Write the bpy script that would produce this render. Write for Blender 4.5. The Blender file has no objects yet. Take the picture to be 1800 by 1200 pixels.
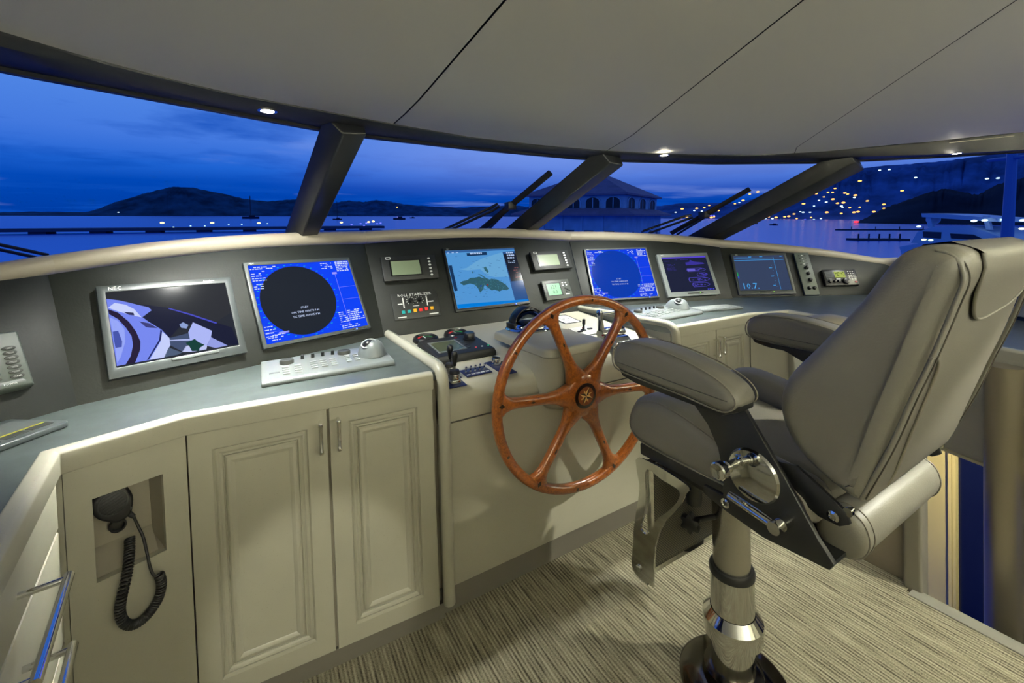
import bpy, bmesh, math, random
from mathutils import Vector, Matrix
random.seed(11)
SC = bpy.context.scene
COL = SC.collection
R_ = math.radians
# ------------------------------------------------------------------ camera
# boat frame: +Y forward, +X starboard, +Z up, wheelhouse sole at z = 0
ZC = 1.3255
FPX, CY = 753.0, 444.33
def _rz(v, a): return Vector((math.cos(a)*v[0]-math.sin(a)*v[1], math.sin(a)*v[0]+math.cos(a)*v[1], v[2]))
_p, _r, _b = R_(1.4433), R_(-1.7404), R_(-30.3)
_f = Vector((0, math.cos(_p), -math.sin(_p))); _u = Vector((0, math.sin(_p), math.cos(_p))); _x = Vector((1, 0, 0))
_R = math.cos(_r)*_x + math.sin(_r)*_u; _U = -math.sin(_r)*_x + math.cos(_r)*_u
CF, CR, CU = _rz(_f, _b), _rz(_R, _b), _rz(_U, _b)
O = Vector((0, 0, ZC))
cd = bpy.data.cameras.new('camera'); cam = bpy.data.objects.new('camera', cd); COL.objects.link(cam)
m = Matrix.Identity(4)
for i in range(3):
    m[i][0], m[i][1], m[i][2], m[i][3] = CR[i], CU[i], -CF[i], O[i]
cam.matrix_world = m
cd.sensor_width = 36; cd.lens = FPX/1800*36; cd.shift_y = (CY-600)/1800
cd.clip_start = .05; cd.clip_end = 20000
SC.camera = cam
def ray(px, py): return CF + CR*((px-900)/FPX) - CU*((py-CY)/FPX)
def onz(px, py, z): d = ray(px, py); return O + d*((z-ZC)/d.z)
def onpl(px, py, p, n): d = ray(px, py); return O + d*((Vector(p)-O).dot(n)/d.dot(n))
# true sea horizon (the moored yacht sits slightly bow up)
SEA_N = ray(900, 379).cross(ray(0, 376)).normalized()
if SEA_N.z < 0: SEA_N = -SEA_N
EYE = 5.0
def ext(px, py, dist):
    d = ray(px, py); dh = d - SEA_N*d.dot(SEA_N); return O + d*(dist/dh.length)
def extw(px, py):
    d = ray(px, py); return O + d*(-EYE/d.dot(SEA_N))
# ------------------------------------------------------------------ view, world
SC.view_settings.view_transform = 'Standard'; SC.view_settings.look = 'None'
SC.view_settings.exposure = 0.0; SC.view_settings.gamma = 1.0; SC.view_settings.use_curve_mapping = False
def s2l(c):
    return tuple((x/255/12.92 if x/255 <= .04045 else ((x/255+.055)/1.055)**2.4) for x in c) + (1.0,)
W = bpy.data.worlds.new('dusk_sky'); SC.world = W; W.use_nodes = True
nt = W.node_tree; nt.nodes.clear()
def N(t, **k):
    n = nt.nodes.new(t)
    for a, b in k.items(): setattr(n, a, b)
    return n
def L(a, b): nt.links.new(a, b)
def math_n(op, a, b=None):
    n = N('ShaderNodeMath', operation=op)
    for i, v in enumerate((a, b)):
        if v is None: continue
        if isinstance(v, (int, float)): n.inputs[i].default_value = v
        else: L(v, n.inputs[i])
    return n.outputs[0]
tc = N('ShaderNodeTexCoord')
dot = N('ShaderNodeVectorMath', operation='DOT_PRODUCT'); L(tc.outputs['Generated'], dot.inputs[0]); dot.inputs[1].default_value = SEA_N
elev = dot.outputs['Value']
rmp = N('ShaderNodeValToRGB'); L(math_n('ADD', math_n('MULTIPLY', elev, 1.0), 0.1), rmp.inputs[0])
SKY = [(0.0, (0, 25, 80)), (.095, (0, 50, 140)), (.105, (0, 62, 165)), (.16, (0, 72, 182)), (.19, (30, 100, 210)), (.24, (68, 122, 222)), (.33, (84, 138, 230)), (.6, (52, 98, 190)), (1, (30, 66, 145))]
el = rmp.color_ramp.elements
while len(el) < len(SKY): el.new(.5)
for e, (p, c) in zip(el, SKY): e.position = p; e.color = s2l(c)
# cloud layer: direction divided by elevation gives a flat cloud deck
sep = N('ShaderNodeSeparateXYZ'); L(tc.outputs['Generated'], sep.inputs[0])
den = math_n('ADD', math_n('MAXIMUM', elev, 0.0), 0.06)
cmb = N('ShaderNodeCombineXYZ'); L(math_n('DIVIDE', sep.outputs[0], den), cmb.inputs[0]); L(math_n('DIVIDE', sep.outputs[1], den), cmb.inputs[1])
no = N('ShaderNodeTexNoise'); L(cmb.outputs[0], no.inputs['Vector']); no.inputs['Scale'].default_value = .42; no.inputs['Detail'].default_value = 6; no.inputs['Roughness'].default_value = .58
cr = N('ShaderNodeValToRGB'); L(no.outputs[0], cr.inputs[0])
cr.color_ramp.elements[0].position = .47; cr.color_ramp.elements[0].color = (0, 0, 0, 1); cr.color_ramp.elements[1].position = .60; cr.color_ramp.elements[1].color = (1, 1, 1, 1)
mx = N('ShaderNodeMixRGB'); L(math_n('MULTIPLY', cr.outputs[0], .78), mx.inputs[0]); L(rmp.outputs[0], mx.inputs[1]); mx.inputs[2].default_value = s2l((10, 78, 186))
no2 = N('ShaderNodeTexNoise'); L(cmb.outputs[0], no2.inputs['Vector']); no2.inputs['Scale'].default_value = .3; no2.inputs['Detail'].default_value = 7
cr2 = N('ShaderNodeValToRGB'); L(no2.outputs[0], cr2.inputs[0])
cr2.color_ramp.elements[0].position = .57; cr2.color_ramp.elements[0].color = (0, 0, 0, 1); cr2.color_ramp.elements[1].position = .72; cr2.color_ramp.elements[1].color = (1, 1, 1, 1)
mx2 = N('ShaderNodeMixRGB'); L(math_n('MULTIPLY', cr2.outputs[0], .55), mx2.inputs[0]); L(mx.outputs[0], mx2.inputs[1]); mx2.inputs[2].default_value = s2l((140, 165, 232))
gd = ray(1180, 379).normalized(); dg = N('ShaderNodeVectorMath', operation='DOT_PRODUCT'); L(tc.outputs['Generated'], dg.inputs[0]); dg.inputs[1].default_value = gd
mr = N('ShaderNodeMapRange'); mr.interpolation_type = 'SMOOTHSTEP'; L(dg.outputs['Value'], mr.inputs[0]); mr.inputs[1].default_value = .60; mr.inputs[2].default_value = 1.0
mr2 = N('ShaderNodeMapRange'); mr2.interpolation_type = 'SMOOTHSTEP'; L(elev, mr2.inputs[0]); mr2.inputs[1].default_value = .03; mr2.inputs[2].default_value = .14
mx3 = N('ShaderNodeMixRGB'); L(math_n('MULTIPLY', math_n('MULTIPLY', mr.outputs[0], mr2.outputs[0]), .66), mx3.inputs[0]); L(mx2.outputs[0], mx3.inputs[1]); mx3.inputs[2].default_value = s2l((132, 160, 236))
bg = N('ShaderNodeBackground'); L(mx3.outputs[0], bg.inputs[0]); bg.inputs[1].default_value = 1.0
ow = N('ShaderNodeOutputWorld'); L(bg.outputs[0], ow.inputs[0])
# ------------------------------------------------------------------ downlights of the room (the fittings are built further down)
WARM = (1.0, .99, .84); COOL = (.98, 1.0, .93)
def lamp(name, loc, watts, aim=(0, 0, -1), angle=90, blend=.5, col=WARM, size=.03):
    l = bpy.data.lights.new(name, 'SPOT'); l.energy = watts; l.color = col; l.spot_size = R_(angle); l.spot_blend = blend; l.shadow_soft_size = size
    o = bpy.data.objects.new(name, l); COL.objects.link(o); o.location = loc
    o.rotation_euler = Vector(aim).to_track_quat('-Z', 'Y').to_euler(); return o
HDR_SPOTS = [(.035, 1.625, 1.780), (1.945, 1.628, 1.780), (3.66, .885, 1.780)]
for p, POW in zip(HDR_SPOTS, (112, 130, 20)): lamp('header_downlight_lamp', (p[0], p[1], p[2]-.012), POW, aim=(.02, .30, -1), angle=112, blend=1.0, col=COOL, size=.02)
for p, AIM, POW in ((HDR_SPOTS[0], (-.22, -.12, -1), 120), (HDR_SPOTS[1], (-.10, -.06, -1), 60)): lamp('header_downlight_core', (p[0], p[1], p[2]-.012), POW, aim=AIM, angle=56, blend=1.0, col=COOL, size=.02)
CEIL_SPOTS = [(2.35, -.40), (-.1, -1.1), (1.7, -1.6), (1.9, .0), (.2, -1.6)]  # second spot is added to pool light on the port cabinet doors
def ceil_z(y): return 1.80 + .09*max(0.0, 1.45-y)
for p, POW, ANG, AIM in zip(CEIL_SPOTS, (230, 120, 10, 8, 4), (46, 12.5, 70, 80, 100), ((-1.05, 1.0, -1.95), (.22, 2.52, -1.78), (-.5, 1.75, -1.0), (0, 0, -1), (0, 0, -1))): lamp('ceiling_downlight_lamp', (p[0], p[1], ceil_z(p[1])-.03), POW, aim=AIM, angle=ANG, blend=.45, col=WARM, size=.03)
# added unseen fill strips along the walls, shining up to brighten the headliner
def fill_strip(loc, rot, sx, sy, watts):
    l = bpy.data.lights.new('added_fill_lamp', 'AREA'); l.shape = 'RECTANGLE'; l.size = sx; l.size_y = sy; l.energy = watts; l.color = WARM
    o = bpy.data.objects.new('added_fill_lamp', l); COL.objects.link(o); o.location = loc; o.rotation_euler = rot; return o
FILL_STRIPS = [((1.1, -2.16, 1.80), (R_(180-28), 0, 0), 4.2, .05), ((4.17, -.95, 1.80), (R_(180), R_(28), 0), .05, 2.2), ((-1.77, -.85, 1.80), (R_(180), R_(-28), 0), .05, 2.2)]
for (l_, r_, a_, b_), w_ in zip(FILL_STRIPS, (180, 230, 75)): fill_strip(l_, r_, a_, b_, w_)
# ------------------------------------------------------------------ materials
MATS = {}
def mat(name, col, rough=.5, metal=0., bump=None, var=None, coat=0., spec=.5, speck=None, emit=None, estr=1., stretch=None):
    if name in MATS: return MATS[name]
    m = bpy.data.materials.new(name); m.use_nodes = True; t = m.node_tree; b = t.nodes['Principled BSDF']
    c = s2l(col); b.inputs['Base Color'].default_value = c; b.inputs['Roughness'].default_value = rough; b.inputs['Metallic'].default_value = metal
    b.inputs['Coat Weight'].default_value = coat; b.inputs['Coat Roughness'].default_value = .06; b.inputs['Specular IOR Level'].default_value = spec
    tcn = None
    def crd():
        nonlocal tcn
        if tcn is None:
            tcn = t.nodes.new('ShaderNodeTexCoord').outputs['Object']
            if stretch:
                mp = t.nodes.new('ShaderNodeMapping'); mp.inputs['Scale'].default_value = stretch; t.links.new(tcn, mp.inputs[0]); tcn = mp.outputs[0]
        return tcn
    cur = None
    if var:
        n = t.nodes.new('ShaderNodeTexNoise'); n.inputs['Scale'].default_value = var[0]; n.inputs['Detail'].default_value = 5; t.links.new(crd(), n.inputs['Vector'])
        r = t.nodes.new('ShaderNodeValToRGB'); r.color_ramp.elements[0].position = .3; r.color_ramp.elements[1].position = .7
        a = var[1]
        r.color_ramp.elements[0].color = tuple(x*(1-a) for x in c[:3])+(1,); r.color_ramp.elements[1].color = tuple(min(1, x*(1+a)) for x in c[:3])+(1,)
        t.links.new(n.outputs[0], r.inputs[0]); cur = r.outputs[0]
    if speck:
        n = t.nodes.new('ShaderNodeTexNoise'); n.inputs['Scale'].default_value = speck[0]; n.inputs['Detail'].default_value = 2; t.links.new(crd(), n.inputs['Vector'])
        r = t.nodes.new('ShaderNodeValToRGB'); r.color_ramp.elements[0].position = speck[1]; r.color_ramp.elements[1].position = speck[1]+.04
        r.color_ramp.elements[0].color = (0, 0, 0, 1); r.color_ramp.elements[1].color = (speck[2],)*3+(1,)
        t.links.new(n.outputs[0], r.inputs[0])
        mxn = t.nodes.new('ShaderNodeMixRGB'); t.links.new(r.outputs[0], mxn.inputs[0])
        if cur: t.links.new(cur, mxn.inputs[1])
        else: mxn.inputs[1].default_value = c
        mxn.inputs[2].default_value = tuple(x*.35 for x in c[:3])+(1,); cur = mxn.outputs[0]
    if cur: t.links.new(cur, b.inputs['Base Color'])
    if bump:
        n = t.nodes.new('ShaderNodeTexNoise'); n.inputs['Scale'].default_value = bump[0]; n.inputs['Detail'].default_value = 3; t.links.new(crd(), n.inputs['Vector'])
        bp = t.nodes.new('ShaderNodeBump'); bp.inputs['Strength'].default_value = bump[1]; bp.inputs['Distance'].default_value = bump[2] if len(bump) > 2 else .002
        t.links.new(n.outputs[0], bp.inputs['Height']); t.links.new(bp.outputs[0], b.inputs['Normal'])
    if emit is not None:
        b.inputs['Emission Color'].default_value = s2l(emit); b.inputs['Emission Strength'].default_value = estr
    MATS[name] = m; return m
def glow(col, s=1.0):
    return mat('glow_%d_%d_%d_%d' % (*col, int(s*100)), (4, 4, 5), .14, emit=col, estr=s, spec=.05)
PAINT = mat('beige_paint', (174, 171, 153), .38, speck=(420, .70, .5), var=(3, .05))
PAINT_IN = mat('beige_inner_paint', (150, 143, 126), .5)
LEATHER = mat('beige_leather_trim', (170, 162, 144), .42, bump=(260, .25, .001), var=(5, .05))
CHAIR_L = mat('grey_beige_chair_leather', (124, 121, 111), .44, bump=(330, .35, .0012), var=(6, .05))
PIPING = mat('chair_piping', (128, 123, 112), .5)
STITCH = mat('dark_stitching', (70, 66, 58), .7)
DASH = mat('charcoal_dash_leather', (27, 30, 27), .52, bump=(160, .35, .0012), var=(9, .18), spec=.35)
WORKTOP = mat('dark_worktop_laminate', (74, 82, 81), .34, bump=(300, .12, .0006), var=(14, .22))
CHROME = mat('chrome', (225, 225, 222), .07, metal=1)
SATIN = mat('satin_chrome', (232, 231, 226), .2, metal=1)
STEEL = mat('brushed_steel', (190, 188, 182), .22, metal=1, stretch=(1, 1, 40), bump=(60, .05))
BLACKM = mat('black_coated_metal', (26, 27, 29), .42, bump=(500, .15, .0005))
BLACKP = mat('black_plastic', (30, 32, 32), .45)
SOFTB = mat('satin_black_plastic', (20, 21, 22), .3)
GREYP = mat('grey_monitor_plastic', (54, 60, 61), .40)
SILVP = mat('silver_plastic', (106, 112, 111), .36)
SILVD = mat('pale_key_plastic', (150, 155, 154), .4)
KEYG = mat('dark_grey_key_rubber', (52, 54, 50), .6)
PADG = mat('grey_green_keypad_plastic', (84, 92, 84), .42)
WHITEINK = mat('white_print', (225, 226, 222), .6)
DARKH = mat('dark_header_vinyl', (15, 18, 27), .5, bump=(400, .2, .0005))
DARKP = mat('dark_window_pillar_paint', (26, 28, 31), .34)
CEILM = mat('off_white_headliner', (222, 220, 208), .5, bump=(500, .08, .0004))
LCD = mat('grey_green_lcd', (128, 142, 116), .25)
RUBBER = mat('black_rubber', (18, 18, 19), .5)
BLUEPL = mat('navy_label_plate', (22, 30, 70), .35)
TAUPE = mat('taupe_bulkhead_fabric', (128, 120, 108), .85, bump=(420, .5, .002))
GREYCOL = mat('grey_column_paint', (120, 116, 104), .45)
CREAM = mat('cream_door_frame_paint', (206, 196, 150), .5)
BRONZE = mat('champagne_satin_metal', (150, 142, 124), .32, metal=.6)
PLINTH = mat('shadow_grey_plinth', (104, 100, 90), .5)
def wood_mat():
    m = bpy.data.materials.new('varnished_teak'); m.use_nodes = True; t = m.node_tree; b = t.nodes['Principled BSDF']
    tc = t.nodes.new('ShaderNodeTexCoord'); mp = t.nodes.new('ShaderNodeMapping'); mp.inputs['Scale'].default_value = (14, 14, 60); t.links.new(tc.outputs['Object'], mp.inputs[0])
    n = t.nodes.new('ShaderNodeTexNoise'); n.inputs['Scale'].default_value = 4; n.inputs['Detail'].default_value = 6; n.inputs['Distortion'].default_value = 1.2; t.links.new(mp.outputs[0], n.inputs['Vector'])
    r = t.nodes.new('ShaderNodeValToRGB'); r.color_ramp.elements[0].position = .3; r.color_ramp.elements[0].color = s2l((112, 56, 16)); r.color_ramp.elements[1].position = .75; r.color_ramp.elements[1].color = s2l((176, 98, 32))
    t.links.new(n.outputs[0], r.inputs[0]); t.links.new(r.outputs[0], b.inputs['Base Color']); b.inputs['Roughness'].default_value = .3
    b.inputs['Coat Weight'].default_value = .9; b.inputs['Coat Roughness'].default_value = .08; return m
TEAK = wood_mat()
TEAKD = mat('dark_teak_inlay', (34, 17, 9), .3, coat=.6)
def carpet_mat():
    m = bpy.data.materials.new('ribbed_carpet'); m.use_nodes = True; t = m.node_tree; b = t.nodes['Principled BSDF']; b.inputs['Roughness'].default_value = .95; b.inputs['Specular IOR Level'].default_value = .1
    tc = t.nodes.new('ShaderNodeTexCoord').outputs['Object']
    mp = t.nodes.new('ShaderNodeMapping'); mp.inputs['Scale'].default_value = (105, 7, 1); t.links.new(tc, mp.inputs[0])
    n1 = t.nodes.new('ShaderNodeTexNoise'); n1.inputs['Scale'].default_value = 1; n1.inputs['Detail'].default_value = 3; t.links.new(mp.outputs[0], n1.inputs['Vector'])
    wv = t.nodes.new('ShaderNodeTexWave'); wv.wave_type = 'BANDS'; wv.bands_direction = 'X'; wv.inputs['Scale'].default_value = 26; wv.inputs['Distortion'].default_value = .8; wv.inputs['Detail'].default_value = 2; wv.inputs['Detail Scale'].default_value = 6; t.links.new(tc, wv.inputs['Vector'])
    n2 = t.nodes.new('ShaderNodeTexNoise'); n2.inputs['Scale'].default_value = 260; n2.inputs['Detail'].default_value = 2; t.links.new(tc, n2.inputs['Vector'])
    def mth(op, a, bb):
        q = t.nodes.new('ShaderNodeMath'); q.operation = op
        for i, v in enumerate((a, bb)):
            if isinstance(v, (int, float)): q.inputs[i].default_value = v
            else: t.links.new(v, q.inputs[i])
        return q.outputs[0]
    h = mth('ADD', mth('ADD', mth('MULTIPLY', wv.outputs[0], .20), mth('MULTIPLY', n1.outputs[0], .72)), mth('MULTIPLY', n2.outputs[0], .50))
    r = t.nodes.new('ShaderNodeValToRGB'); r.color_ramp.elements[0].position = .5; r.color_ramp.elements[0].color = s2l((62, 58, 47)); r.color_ramp.elements[1].position = .95; r.color_ramp.elements[1].color = s2l((160, 155, 134))
    e = r.color_ramp.elements.new(.66); e.color = s2l((114, 109, 91))
    t.links.new(h, r.inputs[0]); t.links.new(r.outputs[0], b.inputs['Base Color'])
    bp = t.nodes.new('ShaderNodeBump'); bp.inputs['Strength'].default_value = .8; bp.inputs['Distance'].default_value = .006; t.links.new(h, bp.inputs['Height']); t.links.new(bp.outputs[0], b.inputs['Normal'])
    return m
CARPET = carpet_mat()
def glass_mat(name, tint=(.93, .96, .98), spec=1.0, rough=.0):
    m = bpy.data.materials.new(name); m.use_nodes = True; t = m.node_tree; t.nodes.clear()
    tr = t.nodes.new('ShaderNodeBsdfTransparent'); tr.inputs[0].default_value = (*tint, 1)
    gl = t.nodes.new('ShaderNodeBsdfGlossy'); gl.inputs['Roughness'].default_value = rough; gl.inputs[0].default_value = (1, 1, 1, 1)
    fr = t.nodes.new('ShaderNodeFresnel'); fr.inputs[0].default_value = 1.45
    q = t.nodes.new('ShaderNodeMath'); q.operation = 'MULTIPLY'; t.links.new(fr.outputs[0], q.inputs[0]); q.inputs[1].default_value = spec
    mxs = t.nodes.new('ShaderNodeMixShader'); t.links.new(q.outputs[0], mxs.inputs[0]); t.links.new(tr.outputs[0], mxs.inputs[1]); t.links.new(gl.outputs[0], mxs.inputs[2])
    o = t.nodes.new('ShaderNodeOutputMaterial'); t.links.new(mxs.outputs[0], o.inputs[0]); return m
GLASS = glass_mat('windscreen_glass', tint=(.97, .98, 1.0), spec=.035)
DOME = glass_mat('clear_dome', tint=(.55, .6, .66))
# ------------------------------------------------------------------ mesh helpers
def resample(poly, n, closed=True):
    P = [Vector(p) for p in poly]; k = len(P); out = []
    segs = k if closed else k-1
    for i in range(n):
        t = i/n*segs if closed else i/(n-1)*segs
        a = min(int(t), segs-1); u = t-a
        g = (lambda j: P[j % k]) if closed else (lambda j: P[max(0, min(k-1, j))])
        p0, p1, p2, p3 = g(a-1), g(a), g(a+1), g(a+2)
        out.append(.5*((2*p1)+(p2-p0)*u+(2*p0-5*p1+4*p2-p3)*u*u+(3*p1-p0-3*p2+p3)*u**3))
    return out
def rrect(w, h, r, n=4, cx=0, cy=0):
    r = min(r, w/2-1e-5, h/2-1e-5); out = []
    for sx, sy, a0 in ((1, -1, -90), (1, 1, 0), (-1, 1, 90), (-1, -1, 180)):
        for i in range(n+1):
            a = R_(a0+90*i/n); out.append((cx+sx*(w/2-r)+r*math.cos(a), cy+sy*(h/2-r)+r*math.sin(a)))
    return out
def circ(r, n=20, cx=0, cy=0): return [(cx+r*math.cos(2*math.pi*i/n), cy+r*math.sin(2*math.pi*i/n)) for i in range(n)]
class MB:
    def __init__(s): s.v = []; s.f = []
    def add(s, vs, fs, M=None):
        o = len(s.v); s.v += [M @ Vector(v) if M else Vector(v) for v in vs]; s.f += [tuple(i+o for i in f) for f in fs]; return s
    def box(s, x0, x1, y0, y1, z0, z1, M=None):
        return s.add([(x0, y0, z0), (x1, y0, z0), (x1, y1, z0), (x0, y1, z0), (x0, y0, z1), (x1, y0, z1), (x1, y1, z1), (x0, y1, z1)],
                     [(0, 3, 2, 1), (4, 5, 6, 7), (0, 1, 5, 4), (1, 2, 6, 5), (2, 3, 7, 6), (3, 0, 4, 7)], M)
    def prism(s, poly, z0, z1, M=None):
        n = len(poly); a = sum(poly[i][0]*poly[(i+1) % n][1]-poly[(i+1) % n][0]*poly[i][1] for i in range(n))
        if a < 0: poly = poly[::-1]
        return s.add([(p[0], p[1], z0) for p in poly]+[(p[0], p[1], z1) for p in poly],
                     [tuple(range(n))[::-1], tuple(range(n, 2*n))]+[(i, (i+1) % n, n+(i+1) % n, n+i) for i in range(n)], M)
    def ring(s, outer, inner, z0, z1, M=None):   # same point count, both counter-clockwise
        n = len(outer); vs = [(p[0], p[1], z) for z in (z0, z1) for q in (outer, inner) for p in q]; f = []
        for i in range(n):
            j = (i+1) % n
            f += [(2*n+i, 2*n+j, 3*n+j, 3*n+i), (i, n+i, n+j, j), (i, j, 2*n+j, 2*n+i), (n+i, 3*n+i, 3*n+j, n+j)]
        return s.add(vs, f, M)
    def loft(s, rings, caps=True, closed=True, M=None):
        n = len(rings[0]); vs = [p for r in rings for p in r]; f = []
        for k in range(len(rings)-1):
            for i in range(n if closed else n-1):
                j = (i+1) % n; f.append((k*n+i, k*n+j, (k+1)*n+j, (k+1)*n+i))
        if caps: f += [tuple(range(n))[::-1], tuple(range((len(rings)-1)*n, len(rings)*n))]
        return s.add(vs, f, M)
    def tube(s, pts, r, n=10, closed=False, caps=True, M=None, flat=1.0):
        P = [Vector(p) for p in pts]; k = len(P); rings = []; up = None
        for i in range(k):
            a = P[(i-1) % k] if closed or i else P[i]; b = P[(i+1) % k] if closed or i < k-1 else P[i]
            d = (b-a).normalized()
            if up is None: up = d.orthogonal().normalized()
            else: up = (up-d*up.dot(d)).normalized()
            w = d.cross(up); rr = r[i] if isinstance(r, (list, tuple)) else r
            rings.append([P[i]+up*rr*math.cos(2*math.pi*j/n)+w*rr*flat*math.sin(2*math.pi*j/n) for j in range(n)])
        if closed: rings.append(rings[0]); caps = False
        return s.loft(rings, caps, True, M)
    def lathe(s, prof, n=24, M=None):
        rings = [[(max(r, 1e-5)*math.cos(2*math.pi*j/n), max(r, 1e-5)*math.sin(2*math.pi*j/n), z) for j in range(n)] for r, z in prof]
        return s.loft(rings, True, True, M)
    def trim(s, prof, n=28, M=None):
        k = len(prof); rings = [[(r*math.cos(2*math.pi*j/n), r*math.sin(2*math.pi*j/n), z) for r, z in prof] for j in range(n)]; rings.append(rings[0])
        return s.loft(rings, False, True, M)
    def ball(s, r, n=12, M=None, sz=1.0, half=False):
        k = n//2; prof = [(r*math.sin(math.pi*i/k*(.5 if half else 1)), -r*sz*math.cos(math.pi*i/k*(.5 if half else 1))*(-1 if half else 1)) for i in range(k+1)]
        if half: prof = prof[::-1]
        return s.lathe(prof, n, M)
    def puffy(s, prof, hw, r, n=5, M=None, np_=44, bulge=0.):
        P = resample([(p[0], p[1], 0) for p in prof], np_); k = len(P)
        ar = sum(P[i].x*P[(i+1) % k].y-P[(i+1) % k].x*P[i].y for i in range(k))
        if ar < 0: P = P[::-1]
        Nn = []
        for i in range(k):
            d = (P[(i+1) % k]-P[i-1]).normalized(); Nn.append(Vector((d.y, -d.x, 0)))
        cx = sum((p for p in P), Vector((0, 0, 0)))/k
        hf = hw if callable(hw) else (lambda y, z: hw)
        rings = []
        lst = [(-1, i) for i in range(n+1)]+[(1, i) for i in range(n, -1, -1)]
        for sg, i in lst:
            a = R_(90*i/n); ins = r*(1-math.sin(a)); ring = []
            for p, nn in zip(P, Nn):
                q = p-nn*ins; h = hf(q.x, q.y); ring.append((sg*(h-r*(1-math.cos(a))), q.x, q.y))
            rings.append(ring)
        def inner(ring, sg, f_):
            return [(x+sg*bulge*(1-f_), cx.x+(y-cx.x)*f_, cx.y+(z-cx.y)*f_) for x, y, z in ring]
        return s.loft(rings, True, True, M)
    def build(s, name, m, parent=None, M=None, bevel=0., seg=2, smooth=35, label=None, fix=True):
        me = bpy.data.meshes.new(name); me.from_pydata([tuple(M @ v) if M else tuple(v) for v in s.v], [], s.f); me.update()
        if bevel or fix:
            bm = bmesh.new(); bm.from_mesh(me)
            if fix: bmesh.ops.recalc_face_normals(bm, faces=bm.faces)
            if bevel:
                ed = [e for e in bm.edges if len(e.link_faces) == 2 and e.calc_face_angle(0) > R_(25)]
                bmesh.ops.bevel(bm, geom=ed, offset=bevel, segments=seg, profile=.5, affect='EDGES', clamp_overlap=True)
            bm.to_mesh(me); bm.free()
        me.materials.append(m)
        if smooth:
            me.polygons.foreach_set('use_smooth', [True]*len(me.polygons)); me.set_sharp_from_angle(angle=R_(smooth))
        o = bpy.data.objects.new(name, me); COL.objects.link(o)
        if parent: o.parent = parent
        if label: o['label'] = label
        return o
def T(x=0, y=0, z=0): return Matrix.Translation((x, y, z))
def RX(a): return Matrix.Rotation(R_(a), 4, 'X')
def RY(a): return Matrix.Rotation(R_(a), 4, 'Y')
def RZ(a): return Matrix.Rotation(R_(a), 4, 'Z')
def frame(o, ex, ey):
    ex = Vector(ex).normalized(); ey = Vector(ey); ey = (ey-ex*ey.dot(ex)).normalized(); ez = ex.cross(ey); o = Vector(o)
    return Matrix(((ex.x, ey.x, ez.x, o.x), (ex.y, ey.y, ez.y, o.y), (ex.z, ey.z, ez.z, o.z), (0, 0, 0, 1)))
def tag(o, label, cat=None, group=None, kind=None):
    if label: o['label'] = label
    if cat: o['category'] = cat
    if group: o['group'] = group
    if kind: o['kind'] = kind
    return o
def thing(name, label, cat, M=None, group=None, kind=None):
    o = bpy.data.objects.new(name, None); o.empty_display_size = .05; COL.objects.link(o)
    if M: o.matrix_world = M
    return tag(o, label, cat, group, kind)
def dup(root, M, label=None, group=None):
    r = root.copy(); COL.objects.link(r); r.matrix_world = M
    if label: r['label'] = label
    if group: r['group'] = group
    for ch in list(root.children):
        c = ch.copy(); COL.objects.link(c); c.parent = r
        for g in ch.children:
            d = g.copy(); COL.objects.link(d); d.parent = c
    return r
def text(parent, s, m, size, x, y, z, name='lettering', align='CENTER', rot=0, sx=1.0, M=None):
    cu = bpy.data.curves.new('t', 'FONT'); cu.body = s; cu.size = size; cu.align_x = align; cu.align_y = 'CENTER'; cu.resolution_u = 1; cu.extrude = .00015
    ob = bpy.data.objects.new('t', cu); me = bpy.data.meshes.new_from_object(ob); bpy.data.objects.remove(ob); bpy.data.curves.remove(cu)
    me.name = name; me.transform((M or Matrix.Identity(4)) @ T(x, y, z) @ RZ(rot) @ Matrix.Diagonal((sx, 1, 1, 1)))
    me.materials.clear(); me.materials.append(m)
    o = bpy.data.objects.new(name, me); COL.objects.link(o); o.parent = parent; o['kind'] = 'stuff'; return o
# ------------------------------------------------------------------ setting: sole, ceiling, header, windows
CX = 1.15                        # boat centreline
floor = tag(MB().prism([(-.47, -2.3), (2.0, -2.3), (2.0, .62), (2.06, .62), (2.06, 1.3), (2.75, 1.3), (2.75, 1.5), (-.47, 1.5)], -.03, 0).build('floor', CARPET, smooth=0), 'beige and brown ribbed carpet covering the wheelhouse floor', kind='structure')
# ceiling: panels between the visible fore-and-aft seams, front edge following the curved header
def cz(x, y): return ceil_z(y)
EDGE = [(-1.9, .1), (-1.35, .62), (-.95, 1.02), (-.62, 1.26), (-.466, 1.352), (-.303, 1.444), (-.07, 1.553), (.263, 1.635), (.483, 1.69), (.842, 1.758), (1.24, 1.765), (1.643, 1.735), (2.045, 1.655), (2.478, 1.521), (3.131, 1.205), (3.595, .947), (3.946, .667), (4.3, .3)]
def edge_y(x):
    for (a, b), (c, d) in zip(EDGE, EDGE[1:]):
        if a <= x <= c: return b+(d-b)*(x-a)/(c-a)
    return EDGE[0][1] if x < EDGE[0][0] else EDGE[-1][1]
def ceil_hit(px, py):
    d = ray(px, py); y = 1.0
    for _ in range(30): P = O + d*((ceil_z(y)-ZC)/d.z); y = P.y
    return P
seams = []
for a, b in (((888, 0), (695, 215)), ((1412, 0), (1078, 258)), ((1787, 0), (1390, 266))):
    A, Bq = ceil_hit(*a), ceil_hit(*b); seams.append((Bq, (A-Bq)/(A.y-Bq.y)))
ceil = thing('ceiling', 'off-white panelled wheelhouse ceiling', None, kind='structure')
def seam_x(i, y):
    if i < 0: return -1.9
    if i >= len(seams): return 4.3
    Bq, d = seams[i]; return Bq.x + d.x*(max(y, .1)-Bq.y)
allrows = []
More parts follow.
